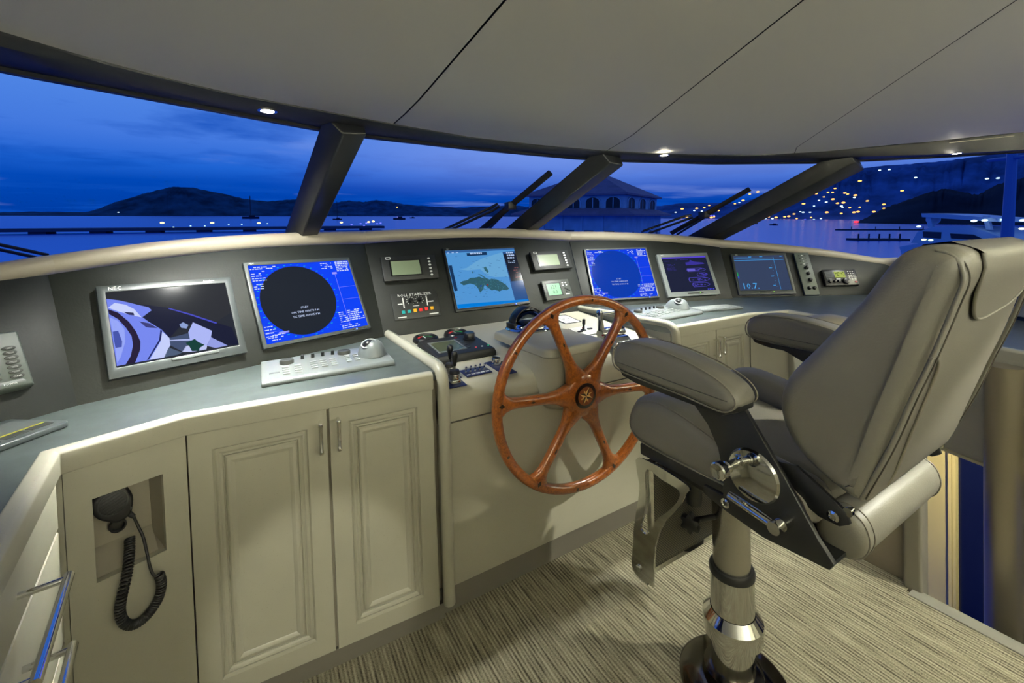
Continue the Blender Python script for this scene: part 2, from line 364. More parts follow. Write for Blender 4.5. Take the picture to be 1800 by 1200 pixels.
for i in range(4):
    rows = []; K = 26
    for k in range(K+1):
        t = k/K; row = []
        for j in range(15):
            u = j/14
            # front edge point of this column
            xf = (seam_x(i-1, 1.65 if 0 < i < 3 else 1.3)+.002)*(1-u)+(seam_x(i, 1.65 if i < 2 else 1.3)-.002)*u
            yf = edge_y(xf)
            y = yf+( -2.3-yf)*t
            x = (seam_x(i-1, y)+.003)*(1-u)+(seam_x(i, y)-.003)*u if t > 0 else xf
            xx = (seam_x(i-1, y)+.003)*(1-u)+(seam_x(i, y)-.003)*u
            row.append((xx, min(y, edge_y(xx)), ceil_z(min(y, edge_y(xx)))))
        rows.append(row)
    mb = MB().loft(rows, caps=False, closed=False)
    mb.build('ceiling_panel', CEILM, ceil, smooth=60, fix=False)
    allrows.append(rows)
for i in range(3):
    MB().loft([[Vector(allrows[i][k][-2])+Vector((0, 0, .012)), Vector(allrows[i+1][k][1])+Vector((0, 0, .012))] for k in range(27)], caps=False, closed=False).build('seam_backing', DARKH, ceil, smooth=0, fix=False)
MB().prism([(-2.2, -2.35), (4.6, -2.35), (4.6, 2.2), (-2.2, 2.2)], 2.25, 2.3).build('deckhead', DARKH, ceil)
EDGE_UP = [(x, y) for x, y in EDGE]
tp = [(x, y, ceil_z(y)+.001) for x, y in EDGE]
tag(MB().tube(tp, .0055, 8).build('trim_1', LEATHER), 'thin beige lip along the front edge of the ceiling', kind='structure')
# dark header soffit between ceiling and windows
HW = [(-2.1, .35), (-1.5, .9), (-1.0, 1.25), (-.532, 1.531), (-.253, 1.635), (.197, 1.80), (.353, 1.845), (.862, 1.885), (1.515, 1.885), (1.825, 1.85), (2.469, 1.69), (3.117, 1.415), (3.331, 1.27), (3.714, .979), (4.038, .683), (4.5, .2)]
rows = []
ED2 = [(-2.0, .0)]+EDGE[1:-1]+[(4.4, .2)]
def interp(tab, t):
    s = t*(len(tab)-1); i = min(int(s), len(tab)-2); u = s-i; return tab[i][0]*(1-u)+tab[i+1][0]*u, tab[i][1]*(1-u)+tab[i+1][1]*u
def at_x(tab, x):
    for (a, b), (c, d) in zip(tab, tab[1:]):
        if a <= x <= c: return b+(d-b)*(x-a)/(c-a)
    return tab[0][1] if x < tab[0][0] else tab[-1][1]
xs = [-1.9+ (4.25+1.9)*i/70 for i in range(71)]
def nrm(tab, x):
    d = Vector((.1, at_x(tab, x+.05)-at_x(tab, x-.05), 0)).normalized(); return Vector((-d.y, d.x, 0))
ring = []
for x in xs:
    yi, yo = at_x(EDGE, x), at_x(HW, x); n = nrm(HW, x)
    zi = ceil_z(yi)
    ring.append([(x, yi-.02, zi+.05), (x, yi-.005, zi-.004), (x, yi+.02, 1.784), (x, yo-.03, 1.782), (x, yo-.022, 1.773), (x, yo, 1.773), (x, yo+.02, 1.79), (x, yo-.02, 1.90)])
tag(MB().loft(ring).build('trim_2', DARKH, smooth=40), 'dark curved header soffit above the windscreen', kind='structure')
# pillars and panes
PIL = [((-1.05, 2.02, 1.30), (-.92, 1.30, 1.765)), ((.155, 2.44, 1.385), (.272, 1.80, 1.765)), ((1.52, 2.58, 1.405), (1.665, 1.865, 1.765)), ((3.07, 2.20, 1.335), (3.22, 1.335, 1.765)), ((4.75, .1, 1.1), (4.45, -.3, 1.765))]
GB, GT = [], []
for i, (b, t) in enumerate(PIL):
    b, t = Vector(b), Vector(t); d = (t-b).normalized()
    lat = Vector((1, 0, 0)) if i < 3 else Vector((.78, -.62, 0)).normalized()
    if i == 1: lat = Vector((.95, .3, 0)).normalized()
    if i == 0: lat = Vector((.8, .6, 0)).normalized()
    lat = (lat-d*lat.dot(d)).normalized(); inn = d.cross(lat).normalized()
    if inn.z > 0: inn = -inn
    GB.append(b); GT.append(t)
    b2, t2 = b-d*.15, t+d*.10
    w0, w1 = ((.075, .085), (.062, .074), (.080, .095), (.085, .10), (.08, .08))[i]
    rg = []
    for P, w in ((b2, w0), (t2, w1)):
        rg.append([P-lat*w+inn*.0, P+lat*w, P+lat*w*.92+inn*.075, P-lat*w*.35+inn*.085])
    MB().loft(rg).build('trim_%d' % (i+3), DARKP, bevel=.008, seg=3)
    tag(bpy.data.objects['trim_%d' % (i+3)], ['port side', 'port', 'middle', 'starboard', 'aft starboard'][i]+' raked dark window pillar of the windscreen', kind='structure')
for i in range(4):
    a, b, c, d = GB[i], GB[i+1], GT[i+1], GT[i]
    up = ((d-a).normalized())*.05
    mb = MB().add([a-up*2, b-up*2, c+up, d+up], [(0, 1, 2, 3)])
    tag(mb.build('window_%d' % (i+1), GLASS, smooth=0, fix=False), ['port', 'port centre', 'starboard centre', 'starboard'][i]+' raked windscreen pane', kind='structure')
# walls behind and beside the camera
tag(MB().box(-1.95, 4.5, -2.36, -2.3, -.6, 2.3).build('wall_aft', PAINT, smooth=0), 'beige aft bulkhead of the wheelhouse', kind='structure')
tag(MB().box(-1.95, -1.9, -2.3, .62, -.6, 2.3).build('wall_port', PAINT, smooth=0), 'beige port side wall', kind='structure')
tag(MB().box(4.3, 4.36, -2.3, .3, -.9, 2.3).build('wall_starboard', PAINT, smooth=0), 'beige starboard side wall', kind='structure')
tag(MB().box(-1.9, -.47, -2.3, .62, -.03, .0).box(-1.9, -1.85, .62, 1.35, -.03, 1.2).build('floor_edge', PLINTH, smooth=0), 'grey side deck beside the port drawers', kind='structure')
# ------------------------------------------------------------------ dash panels
TH = R_(26.5)
class Panel:
    def __init__(s, c, yaw):
        a = R_(yaw); s.c = Vector(c); s.ex = Vector((math.cos(a), math.sin(a), 0)); s.na = Vector((-math.sin(a), math.cos(a), 0))
        s.ey = Vector((0, 0, 1))*math.cos(TH)+s.na*math.sin(TH); s.M = frame(s.c, s.ex, s.ey); s.n = s.ex.cross(s.ey); s.inv = s.M.inverted()
    def uv(s, px, py, h=0.):
        P = onpl(px, py, s.c+s.n*h, s.n); q = s.inv @ P; return q.x, q.y
    def at(s, u, v): return s.M @ T(u, v, 0)
def old(v): return O+_rz(Vector(v), _b)*1.1
DL = Panel(old((-.827, 1.755, -.202)), 21.4); DC = Panel(old((-.136, 2.291, -.179)), 0.0)
DR = Panel(old((.685, 2.69, -.214)), -19.3); DR2 = Panel(old((1.678, 2.870, -.2605)), -37.1)
_s = DL.M @ Vector((*DL.uv(135, 712), 0)); DLL = Panel(_s, 40.0)
_e = DR2.M @ Vector((*DR2.uv(1565, 560), 0)); DR3 = Panel((3.80, 1.22, .881), -136.0)
def dash(panel, bl, br, tr, tl, arch, label):
    t = thing('dash_panel', label, 'dash panel', panel.M)
    top = []
    for i in range(13):
        u = i/12; top.append((tr[0]*(1-u)+tl[0]*u, tr[1]*(1-u)+tl[1]*u+arch*math.sin(math.pi*u)))
    MB().prism([bl, br]+top, -.03, 0).build('facing', DASH, t, bevel=.003)
    return t
def seg(panel, pts): return [panel.uv(*p) for p in pts]
a = seg(DL, ((135, 716), (676, 594), (641, 428), (84, 482))); tDL = dash(DL, *a, .03, 'charcoal leather dash panel holding the camera and black radar screens')
a = seg(DC, ((676, 595), (1030, 545), (1000.5, 424), (641, 428))); tDC = dash(DC, *a, .035, 'charcoal leather centre dash panel holding the chart screen')
a = seg(DR, ((1030.5, 548), (1291, 536), (1265, 434), (1001, 424))); tDR = dash(DR, *a, .03, 'charcoal leather dash panel holding the blue radar screen')
u0 = DR2.uv(1287, 536); u1 = DR2.uv(1261, 434)
tDR2 = dash(DR2, (u0[0]-.01, -.19), (.92, -.19), (.95, .03), (u1[0]-.01, u1[1]), .02, 'charcoal leather dash panel at starboard holding the depth sounder')
tDLL = dash(DLL, (-.75, -.01), (.004, -.01), DLL.uv(86, 482), (-.75, .30), .02, 'charcoal leather dash panel at far left behind the keypad')
MB().prism([(0, -.01), (1.5, -.01), (1.5, .2), (0, .28)], -.03, 0).build('facing', DASH, thing('dash_panel', 'dark dash panel along the starboard side behind the chair', 'dash panel', DR3.M))
# padded coaming roll on top of the dash, in stitched lengths
def roll_pts(panel, pts, back=.035): return [onpl(px, py, panel.c-panel.n*back, panel.n) for px, py in pts]
RP = [(_p3, k) for k, _p3 in []]
segs_ = [('DLL', [DLL.M @ Vector((-.75, .33, -.035)), DLL.M @ Vector((-.38, .40, -.035))]+roll_pts(DL, [(88, 466)])),
         ('DL', roll_pts(DL, [(88, 466), (180, 453), (270, 441), (360, 432), (450, 425), (545, 420), (641, 417)])),
         ('DC', roll_pts(DC, [(641, 417), (720, 413), (820, 411), (910, 411), (1000, 415)])),
         ('DR', roll_pts(DR, [(1000, 415), (1070, 415.5), (1140, 418), (1200, 422), (1261, 428)])),
         ('DR2', roll_pts(DR2, [(1261, 428), (1330, 433), (1400, 440), (1470, 449), (1545, 461)])+[Vector((3.86, 1.18, 1.10)), Vector((3.52, .80, 1.06)), Vector((3.05, .36, 1.02))])]
for i in range(1, len(segs_)):
    j = (segs_[i-1][1][-1]+segs_[i][1][0])/2; segs_[i-1][1][-1] = j; segs_[i][1][0] = j
coam = thing('padded_coaming', 'padded beige leather roll along the top of the dash below the windows', 'dash trim')
for nm, P in segs_:
    P = resample(P, 25, closed=False); rg = []
    for i, p in enumerate(P):
        d = (P[min(i+1, 24)]-P[max(i-1, 0)]); d.z = 0; d.normalize(); bk = Vector((-d.y, d.x, 0))
        sh = 1.0 if 0 < i < 24 else .965
        r = .034*sh; ring = []
        for k in range(11):
            an = R_(-110+ 20*k); ring.append(p-bk*(r*math.cos(an))+Vector((0, 0, r*math.sin(an))))
        ring += [p+bk*.17+Vector((0, 0, .020)), p+bk*.17+Vector((0, 0, -.05)), p+bk*.02+Vector((0, 0, -.05))]
        rg.append(ring)
    MB().loft(rg).build('leather_roll', LEATHER, coam, smooth=50)
# ------------------------------------------------------------------ worktops and cabinets
CZ = .881
ea, eb, ec = Vector((-.198, 1.44, 0)), Vector((.492, 1.404, 0)), Vector((-.412, 1.351, 0))
ed = ec+(Vector((-.349, .92, 0))-ec)*2.2
bkL = [DL.M @ Vector((*DL.uv(676, 594), 0)), DL.M @ Vector((*DL.uv(135, 716), 0)), DLL.M @ Vector((-.75, -.01, 0))]
def edge_trim(parent, pts, w=.036, h=.052, top=.004, name='edge_rail', closed_left=True):
    # rail swept along pts (room side on the right-hand of travel from starboard to port)
    rg = []
    for i, p in enumerate(pts):
        d0 = (p-pts[i-1]).normalized() if i else (pts[1]-p).normalized(); d1 = (pts[i+1]-p).normalized() if i < len(pts)-1 else d0
        b = (d0+d1).normalized(); out = Vector((-b.y, b.x, 0)); k = 1/max(.5, out.dot(Vector((-d0.y, d0.x, 0))))
        sec = [(0, -h), (.0, -.004), (-.003, .0), (-.010, top), (-w+.004, top), (-w, 0), (-w, -h)]
        rg.append([p+out*(o_*k)+Vector((0, 0, CZ+z_)) for o_, z_ in sec])
    return MB().loft(rg).build(name, PAINT, parent, bevel=.002, smooth=50)
wl = thing('worktop', 'dark worktop of the port console with beige front rail', 'worktop')
inner = [(eb.x+.012, eb.y+.02), (ea.x, ea.y+.02), (ec.x-.02, ec.y+.01), (ed.x-.03, ed.y), (-1.15, .40), (-1.2, 1.3)]
MB().prism([(bkL[0].x+.03, bkL[0].y), (inner[0][0]+.02, inner[0][1])]+inner[1:]+[(bkL[2].x, bkL[2].y+.05), (bkL[1].x, bkL[1].y+.03), (bkL[0].x+.03, bkL[0].y+.03)], CZ-.03, CZ).build('top_surface', WORKTOP, wl, smooth=0)
edge_trim(wl, [eb, ea, ec, ed])
def panel_door(parent, x0, x1, z0, z1, hx, hz=(.703, .797), M=None, name='door'):
    w, h = x1-x0, z1-z0
    rings = [(0, -.02), (0, -.001), (.001, 0), (.054, 0), (.056, -.004), (.059, -.0075), (.064, -.003), (.068, -.002), (.071, -.006), (.076, -.009), (.080, -.006), (.083, -.010)]
    def rr(i): return [(x0+i, z0+i), (x1-i, z0+i), (x1-i, z1-i), (x0+i, z1-i)]
    d = MB().loft([[(x, y, dz) for x, y in rr(i)] for i, dz in rings]).build(name, PAINT, parent, smooth=20)
    rp = [(.083, -.011), (.083, -.006), (.088, -.001), (.096, .001), (.103, -.002), (.106, -.0045), (.118, -.0055)]
    MB().loft([[(x, y, dz) for x, y in rr(i)] for i, dz in rp]).build('raised_panel', PAINT, d, smooth=20)
    if hx is not None:
        mb = MB(); zt, zb = hz[1], hz[0]
        mb.tube([(hx, zb+.006, 0), (hx, zb+.006, .034)], .005, 10).tube([(hx, zt-.006, 0), (hx, zt-.006, .034)], .005, 10)
        mb.lathe([(.0062, 0), (.0072, .002), (.0072, .010), (.006, .012), (.006, zt-zb-.012), (.0072, zt-zb-.010), (.0072, zt-zb-.002), (.0062, zt-zb)], 14, T(hx, zb, .034) @ RX(-90))
        mb.build('handle', SATIN, d)
    return d
fdir = (eb-ea).normalized(); fL = frame((ea.x, ea.y+.010, 0), fdir, (0, 0, 1)); flen = (eb-ea).length
cabL = thing('base_cabinet', 'beige two-door base cabinet left of the helm', 'cabinet', fL)
MB().box(.0, flen+.005, .055, .835, -.45, -.021).build('carcass', PAINT_IN, cabL, smooth=0)
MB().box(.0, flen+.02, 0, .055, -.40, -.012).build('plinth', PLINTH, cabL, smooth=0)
panel_door(cabL, .003, .352, .062, .829, .333); panel_door(cabL, .360, flen-.002, .062, .829, .384)
# radio locker: angled panel with a recessed niche
md = (ea-ec).normalized(); fM = frame((ec.x, ec.y+.008, 0), md, (0, 0, 1)); ml = (ea-ec).length
loc = thing('radio_locker', 'beige angled locker with a recessed niche for the radio microphone', 'cabinet', fM)
nx0, nx1, nz0, nz1 = .046, .180, .543, .746
MB().box(-.035, -.001, 0, .829, -.03, -.004).build('corner_stile', PAINT, loc, smooth=0)
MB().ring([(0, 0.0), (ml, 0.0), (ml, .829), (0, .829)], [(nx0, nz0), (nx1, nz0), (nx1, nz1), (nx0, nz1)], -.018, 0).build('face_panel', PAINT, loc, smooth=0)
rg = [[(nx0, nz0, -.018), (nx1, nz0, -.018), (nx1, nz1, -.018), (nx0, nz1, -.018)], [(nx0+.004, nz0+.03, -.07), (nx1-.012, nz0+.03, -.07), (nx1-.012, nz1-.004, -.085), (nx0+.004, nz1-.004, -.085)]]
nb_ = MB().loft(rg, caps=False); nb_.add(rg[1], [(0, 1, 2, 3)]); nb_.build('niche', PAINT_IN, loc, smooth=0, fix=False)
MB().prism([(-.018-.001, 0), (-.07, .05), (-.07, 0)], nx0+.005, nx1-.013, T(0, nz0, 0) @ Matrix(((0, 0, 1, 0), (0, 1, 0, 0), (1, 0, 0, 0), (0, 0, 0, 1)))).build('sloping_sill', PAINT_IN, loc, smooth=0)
MB().ring(circ(.017, 18, .098, .632), circ(.013, 18, .098, .632), -.068, -.055).build('cable_grommet', RUBBER, loc)
MB().lathe([(.0, 0), (.0135, 0), (.0135, .002)], 18, T(.098, .632, -.066)).build('cable_hole', SOFTB, loc)
# drawers of the port wing
wd = (ed-ec).normalized(); fW = frame((ec.x-.006, ec.y, 0), -wd, (0, 0, 1)); wlen = (ed-ec).length
# local x runs forward (towards the corner); front faces at local z
wing = thing('drawer_cabinet', 'beige drawer cabinet of the port wing with long chrome pulls', 'cabinet', fW)
sgn = -1 if (fW.to_3x3() @ Vector((0, 0, 1))).x < 0 else 1
MB().box(-wlen, -.012, 0, .84, -.45*1, -.022).build('carcass', PAINT_IN, wing, smooth=0)
for k in range(6):
    zt = .835-.125*k; zb = zt-.119
    d = MB().box(-.62, -.016, zb, zt, -.02, 0).build('drawer', PAINT, wing, bevel=.003)
    if k < 4:
        z = (zt+zb)/2-.01; xb, xa = -.56, -.335+.0*k
        mb = MB().tube([(xa, z, 0), (xa, z, .058)], .0055, 12).tube([(xb, z, 0), (xb, z, .058)], .0055, 12)
        mb.tube([(xa+.010, z, .058), (xb-.010, z, .058)], .0075, 14)
        mb.build('pull_handle', CHROME, d, smooth=50)
# starboard side
fa, fb, fc = Vector((1.735, 1.41, 0)), Vector((2.36, 1.392, 0)), Vector((2.60, 1.32, 0))
fd = Vector((2.30, .40, 0))
wr = thing('worktop', 'dark worktop of the starboard console with beige front rail', 'worktop')
MB().prism([(1.72, 2.2), (1.72, 1.42), (2.36, 1.412), (2.61, 1.34), (2.33, .40), (2.3, .05), (2.6, .05), (3.82, 1.24), (2.85, 1.87)], CZ-.03, CZ).build('top_surface', WORKTOP, wr, smooth=0)
edge_trim(wr, [fd+(fd-fc)*.4, fd, fc, fb, fa])
fR = frame((fa.x, fa.y+.010, 0), (fb-fa).normalized(), (0, 0, 1)); rl = (fb-fa).length
cabR = thing('base_cabinet', 'beige two-door base cabinet right of the helm behind the chair', 'cabinet', fR)
MB().box(0, rl+.02, .055, .835, -.45, -.021).build('carcass', PAINT_IN, cabR, smooth=0)
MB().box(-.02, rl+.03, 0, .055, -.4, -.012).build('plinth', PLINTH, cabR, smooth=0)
panel_door(cabR, .012, .325, .062, .829, .307, (.69, .785)); panel_door(cabR, .331, rl-.01, .062, .829, .349, (.70, .795))
fR2 = frame((fb.x, fb.y+.008, 0), (fc-fb).normalized(), (0, 0, 1))
MB().box(-.002, (fc-fb).length+.06, 0, .829, -.02, 0).build('face_panel', PAINT, thing('locker_panel', 'plain beige angled locker front behind the right armrest', 'cabinet', fR2), smooth=0)
fS = frame((fd.x+.02, fd.y, 0), (fc-fd).normalized(), (0, 0, 1))
sw = thing('stairwell_apron', 'beige panel hanging below the starboard worktop over the stairwell', 'panel', fS)
sl = (fc-fd).length
MB().box(-.6, sl, .43, .845, -.02, 0).build('board', PAINT, sw, smooth=0)
MB().box(-.6, sl, .424, .436, -.03, .004).build('edge_bead', CREAM, sw, bevel=.002)
# ------------------------------------------------------------------ centre console
X0, X1 = .515, 1.735
cons = thing('helm_console', 'beige moulded centre helm console between the two worktops', 'console', T(CX-.02, 1.43, 0))
Mc = T(-(CX-.02), -1.43, 0)
def ext_x(prof, x0, x1): return [[(x, y, z) for y, z in prof] for x in (x0, x1)]
prof = [(2.16, .880), (1.56, .822), (1.50, .815), (1.47, .806), (1.45, .794), (1.437, .778), (1.43, .756), (1.428, .73), (1.428, .690), (1.44, .684), (2.16, .684)]
MB().loft(ext_x(prof, X0, X1)).build('moulded_top', PAINT, cons, Mc, smooth=40)
MB().box(X0, X1, 1.436, 1.50, .09, .680).build('front_panel', PAINT, cons, Mc, smooth=0)
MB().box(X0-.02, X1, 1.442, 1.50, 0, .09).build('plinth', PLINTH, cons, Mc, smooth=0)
def surf_z(y): return .822+(y-1.56)*(.058/.60)
SURF_N = Vector((0, -.058/.60, 1)).normalized(); SURF_P = Vector((0, 1.56, .822))
def onsurf(px, py, h=0.): return onpl(px, py, SURF_P+SURF_N*h, SURF_N)
SX, SY = Vector((1, 0, 0)), SURF_N.cross(Vector((1, 0, 0)))
# side rails (rounded bolsters) left and right of the helm
for x, lab in ((.527, 'left'), (1.738, 'right')):
    pth = [(x, 2.15, .888), (x, 1.9, .889), (x, 1.6, .890), (x, 1.47, .890), (x, 1.44, .886), (x, 1.418, .873), (x, 1.408, .852), (x, 1.405, .82), (x, 1.405, .70), (x, 1.41, .4), (x, 1.415, .056)]
    MB().tube(resample(pth, 40, False), .0215, 14).build('rounded_rail', PAINT, cons, Mc, smooth=50)
    if lab == 'left': MB().box(x-.012, x+.012, 1.42, 2.15, .70, .885).build('cheek', PAINT, cons, Mc, smooth=0)
    else: MB().box(x-.016, x+.012, 1.425, 2.15, .06, .885).build('cheek', PAINT, cons, Mc, smooth=0)
MB().box(.470, .530, 1.452, 1.52, 0, .86).build('side_filler', PAINT_IN, cons, Mc, smooth=0)
# helm pod
PX0, PX1, PY0, PY1, PZ = .925, 1.235, 1.335, 1.80, .908
pc = ((PX0+PX1)/2, (PY0+PY1)/2)
pod = thing('helm_pod', 'beige rounded pod carrying the compass behind the wooden wheel', 'console', T(pc[0], PY1, surf_z(1.6)))
Mp = T(-pc[0], -PY1, -surf_z(1.6))
def lid_ring(ins, z, dz=0): return [(x, y, z+dz) for x, y in rrect(PX1-PX0-2*ins, PY1-PY0-2*ins, .04-ins*.5, 5, *pc)]
MB().loft([lid_ring(.004, PZ-.036), lid_ring(0, PZ-.033), lid_ring(0, PZ-.012), lid_ring(.003, PZ-.005), lid_ring(.008, PZ-.001), lid_ring(.014, PZ)]).build('lid', PAINT, pod, Mp, smooth=40)
bw = (PX1-PX0)-.008
rg = []
for z, y0, w in ((PZ-.037, PY0+.012, bw), (.80, PY0+.014, bw), (.74, PY0+.018, bw*.97), (.69, PY0+.026, bw*.90), (.66, PY0+.040, bw*.80), (.643, PY0+.058, bw*.68), (.634, PY0+.085, bw*.5)):
    rg.append([(x, y, z) for x, y in rrect(w, 1.62-y0, min(.085, w*.34), 6, pc[0], (1.62+y0)/2)])
MB().loft(rg).build('body', PAINT, pod, Mp, smooth=50)
# ------------------------------------------------------------------ screens on the dash
def rect_uv(panel, corners, h=0.):
    q = [panel.uv(*c, h) for c in corners]
    x0 = (q[0][0]+q[3][0])/2; x1 = (q[1][0]+q[2][0])/2; y1 = (q[0][1]+q[1][1])/2; y0 = (q[2][1]+q[3][1])/2
    return x0, x1, y0, y1
class Mon: pass
def monitor(panel, outer, screen, label, bez, base_glow, depth=.022, gs=1.0):
    x0, x1, y0, y1 = rect_uv(panel, outer, depth); a0, a1, b0, b1 = rect_uv(panel, screen, depth)
    cx, cy = (x0+x1)/2, (y0+y1)/2; m = Mon(); m.panel = panel; m.cx, m.cy, m.h = cx, cy, depth
    m.t = thing('monitor', label, 'monitor', panel.at(cx, cy)); m.w, m.hh = x1-x0, y1-y0
    X0, X1, Y0, Y1 = x0-cx, x1-cx, y0-cy, y1-cy; m.s = (a0-cx, a1-cx, b0-cy, b1-cy); s = m.s; m.o = (X0, X1, Y0, Y1)
    out = [(X0, Y0), (X1, Y0), (X1, Y1), (X0, Y1)]; inn = [(s[0], s[2]), (s[1], s[2]), (s[1], s[3]), (s[0], s[3])]
    MB().ring(out, inn, 0, depth).build('bezel', bez, m.t, bevel=.0025, seg=2)
    m.scr = MB().box(s[0]-.001, s[1]+.001, s[2]-.001, s[3]+.001, .004, depth-.003).build('screen', glow(base_glow, gs), m.t, smooth=0)
    m.zs = depth-.0026
    return m
def loc_(m, px, py):
    u, v = m.panel.uv(px, py, m.zs); return u-m.cx, v-m.cy
def nrm_(m, u, v): s = m.s; return s[0]+(s[1]-s[0])*u, s[2]+(s[3]-s[2])*v
def poly(m, pts, col, z=1, gs=1.0, name='picture_area', px=True):
    P = [loc_(m, *p) if px else nrm_(m, *p) for p in pts]
    s = m.s; P = [(min(max(x, s[0]), s[1]), min(max(y, s[2]), s[3])) for x, y in P]
    return MB().prism(P, m.zs, m.zs+.0003*z).build(name, glow(col, gs), m.scr, smooth=0)
def rects(m, lst, col, z=2, gs=1.0, name='screen_text'):   # normalised rectangles joined into one printed layer
    mb = MB()
    for u, v, w, h in lst:
        a = nrm_(m, u, v); b = nrm_(m, u+w, v+h); mb.box(a[0], b[0], a[1], b[1], m.zs, m.zs+.0003*z)
    o = mb.build(name, glow(col, gs), m.scr, smooth=0); o['kind'] = 'stuff'; return o
def dashes(u, v, w, rows, dv, h=.010, dens=.8):
    out = []
    for r in range(rows):
        x = u
        while x < u+w*random.uniform(.65, 1.0):
            l = random.uniform(.012, .035)
            if random.random() < dens: out.append((x, v-r*dv, min(l, u+w-x), h))
            x += l+.008
    return out
def scr_text(m, s, col, size, u, v, gs=1.0, sx=1.0, align='CENTER', z=2):
    x, y = nrm_(m, u, v); return text(m.scr, s, glow(col, gs), size, x, y, m.zs+.0003*z, 'screen_text', align, 0, sx)
def led(m, u, v, col, s=6):
    x, y = m.o[0]+(m.o[1]-m.o[0])*u, m.o[2]+(m.o[3]-m.o[2])*v
    MB().ball(.0035, 10, T(x, y, m.h)).build('power_light', glow(col, s), m.t)
# camera monitor
m1 = monitor(DL, [(167.5, 504), (405, 485), (435, 620), (192, 666)], [(184.5, 514), (396, 496), (420, 606), (206, 646)], 'widescreen grey monitor showing the aft deck camera picture', GREYP, (38, 42, 52), .026)
def c3(L_): return [(160+x/6.314, 480+y/6.314) for x, y in L_]
poly(m1, c3([(155, 205), (1490, 95), (1560, 430), (1390, 540), (860, 380), (560, 345), (170, 285)]), (44, 46, 52), 1)
poly(m1, c3([(560, 345), (860, 385), (1390, 550), (1560, 600), (1645, 790), (1510, 800), (1330, 710), (1110, 560), (980, 600), (870, 720), (780, 625), (640, 540), (570, 490), (670, 410)]), (22, 26, 52), 1)
poly(m1, c3([(168, 285), (320, 303), (640, 380), (672, 412), (570, 488), (640, 540), (780, 625), (870, 720), (880, 800), (812, 935), (490, 992), (285, 1030)]), (118, 136, 238), 2)
poly(m1, c3([(190, 385), (260, 330), (380, 350), (480, 400), (560, 490), (430, 460), (300, 425)]), (200, 210, 250), 3)
poly(m1, c3([(355, 430), (470, 440), (480, 470), (420, 462)]), (48, 50, 88), 4)
poly(m1, c3([(188, 400), (300, 440), (420, 540), (500, 650), (548, 760), (545, 850), (490, 992), (385, 1012), (440, 920), (465, 800), (450, 700), (390, 610), (300, 510), (200, 455)]), (36, 26, 56), 3)
poly(m1, c3([(205, 490), (300, 530), (370, 620), (380, 760), (330, 930), (290, 1000), (250, 720)]), (150, 166, 246), 3)
poly(m1, c3([(240, 650), (300, 640), (345, 760), (340, 820), (270, 830), (250, 720)]), (70, 84, 170), 4)
poly(m1, c3([(535, 535), (640, 555), (740, 610), (650, 605), (610, 600)]), (60, 62, 120), 3)
poly(m1, c3([(770, 625), (788, 640), (775, 740), (640, 960), (620, 965), (755, 740)]), (30, 36, 90), 3)
poly(m1, c3([(790, 650), (870, 720), (878, 800), (812, 935), (650, 962), (770, 760)]), (196, 206, 250), 3)
poly(m1, c3([(870, 720), (1090, 662), (1130, 680), (1100, 750), (1020, 872), (880, 800)]), (66, 80, 112), 2)
poly(m1, c3([(868, 742), (1100, 728), (1098, 748), (876, 752)]), (170, 182, 230), 3)
poly(m1, c3([(812, 932), (858, 825), (1010, 880), (960, 905)]), (78, 94, 120), 3)
poly(m1, c3([(1130, 545), (1340, 640), (1330, 710), (1280, 810), (1100, 745), (1080, 655)]), (172, 182, 244), 3)
poly(m1, c3([(1330, 710), (1515, 802), (1380, 830), (1285, 805)]), (148, 158, 226), 3)
poly(m1, c3([(1050, 810), (1130, 790), (1290, 800), (1280, 845), (1130, 872), (1010, 875)]), (190, 198, 240), 2)
poly(m1, c3([(1050, 775), (1150, 730), (1190, 765), (1260, 795), (1205, 830), (1200, 862), (1120, 866), (1090, 810)]), (16, 62, 56), 4)
poly(m1, c3([(860, 385), (1100, 450), (1395, 548), (1390, 562), (1100, 466), (860, 396)]), (70, 76, 200), 3)
poly(m1, c3([(980, 570), (1020, 545), (1080, 575), (1060, 615), (1000, 605)]), (140, 160, 210), 3)
text(m1.t, 'NEC', WHITEINK, .017, m1.o[0]+.045, m1.o[3]-.013, m1.h, 'logo')
MB().prism(rrect(.14, .010, .005), 0, .004, T(.035, m1.o[2]+.026, m1.h)).build('button_strip', SILVP, m1.t, bevel=.001)
text(m1.t, 'AccuSync', WHITEINK, .0095, m1.o[1]-.075, m1.o[3]-.011, m1.h, 'logo')
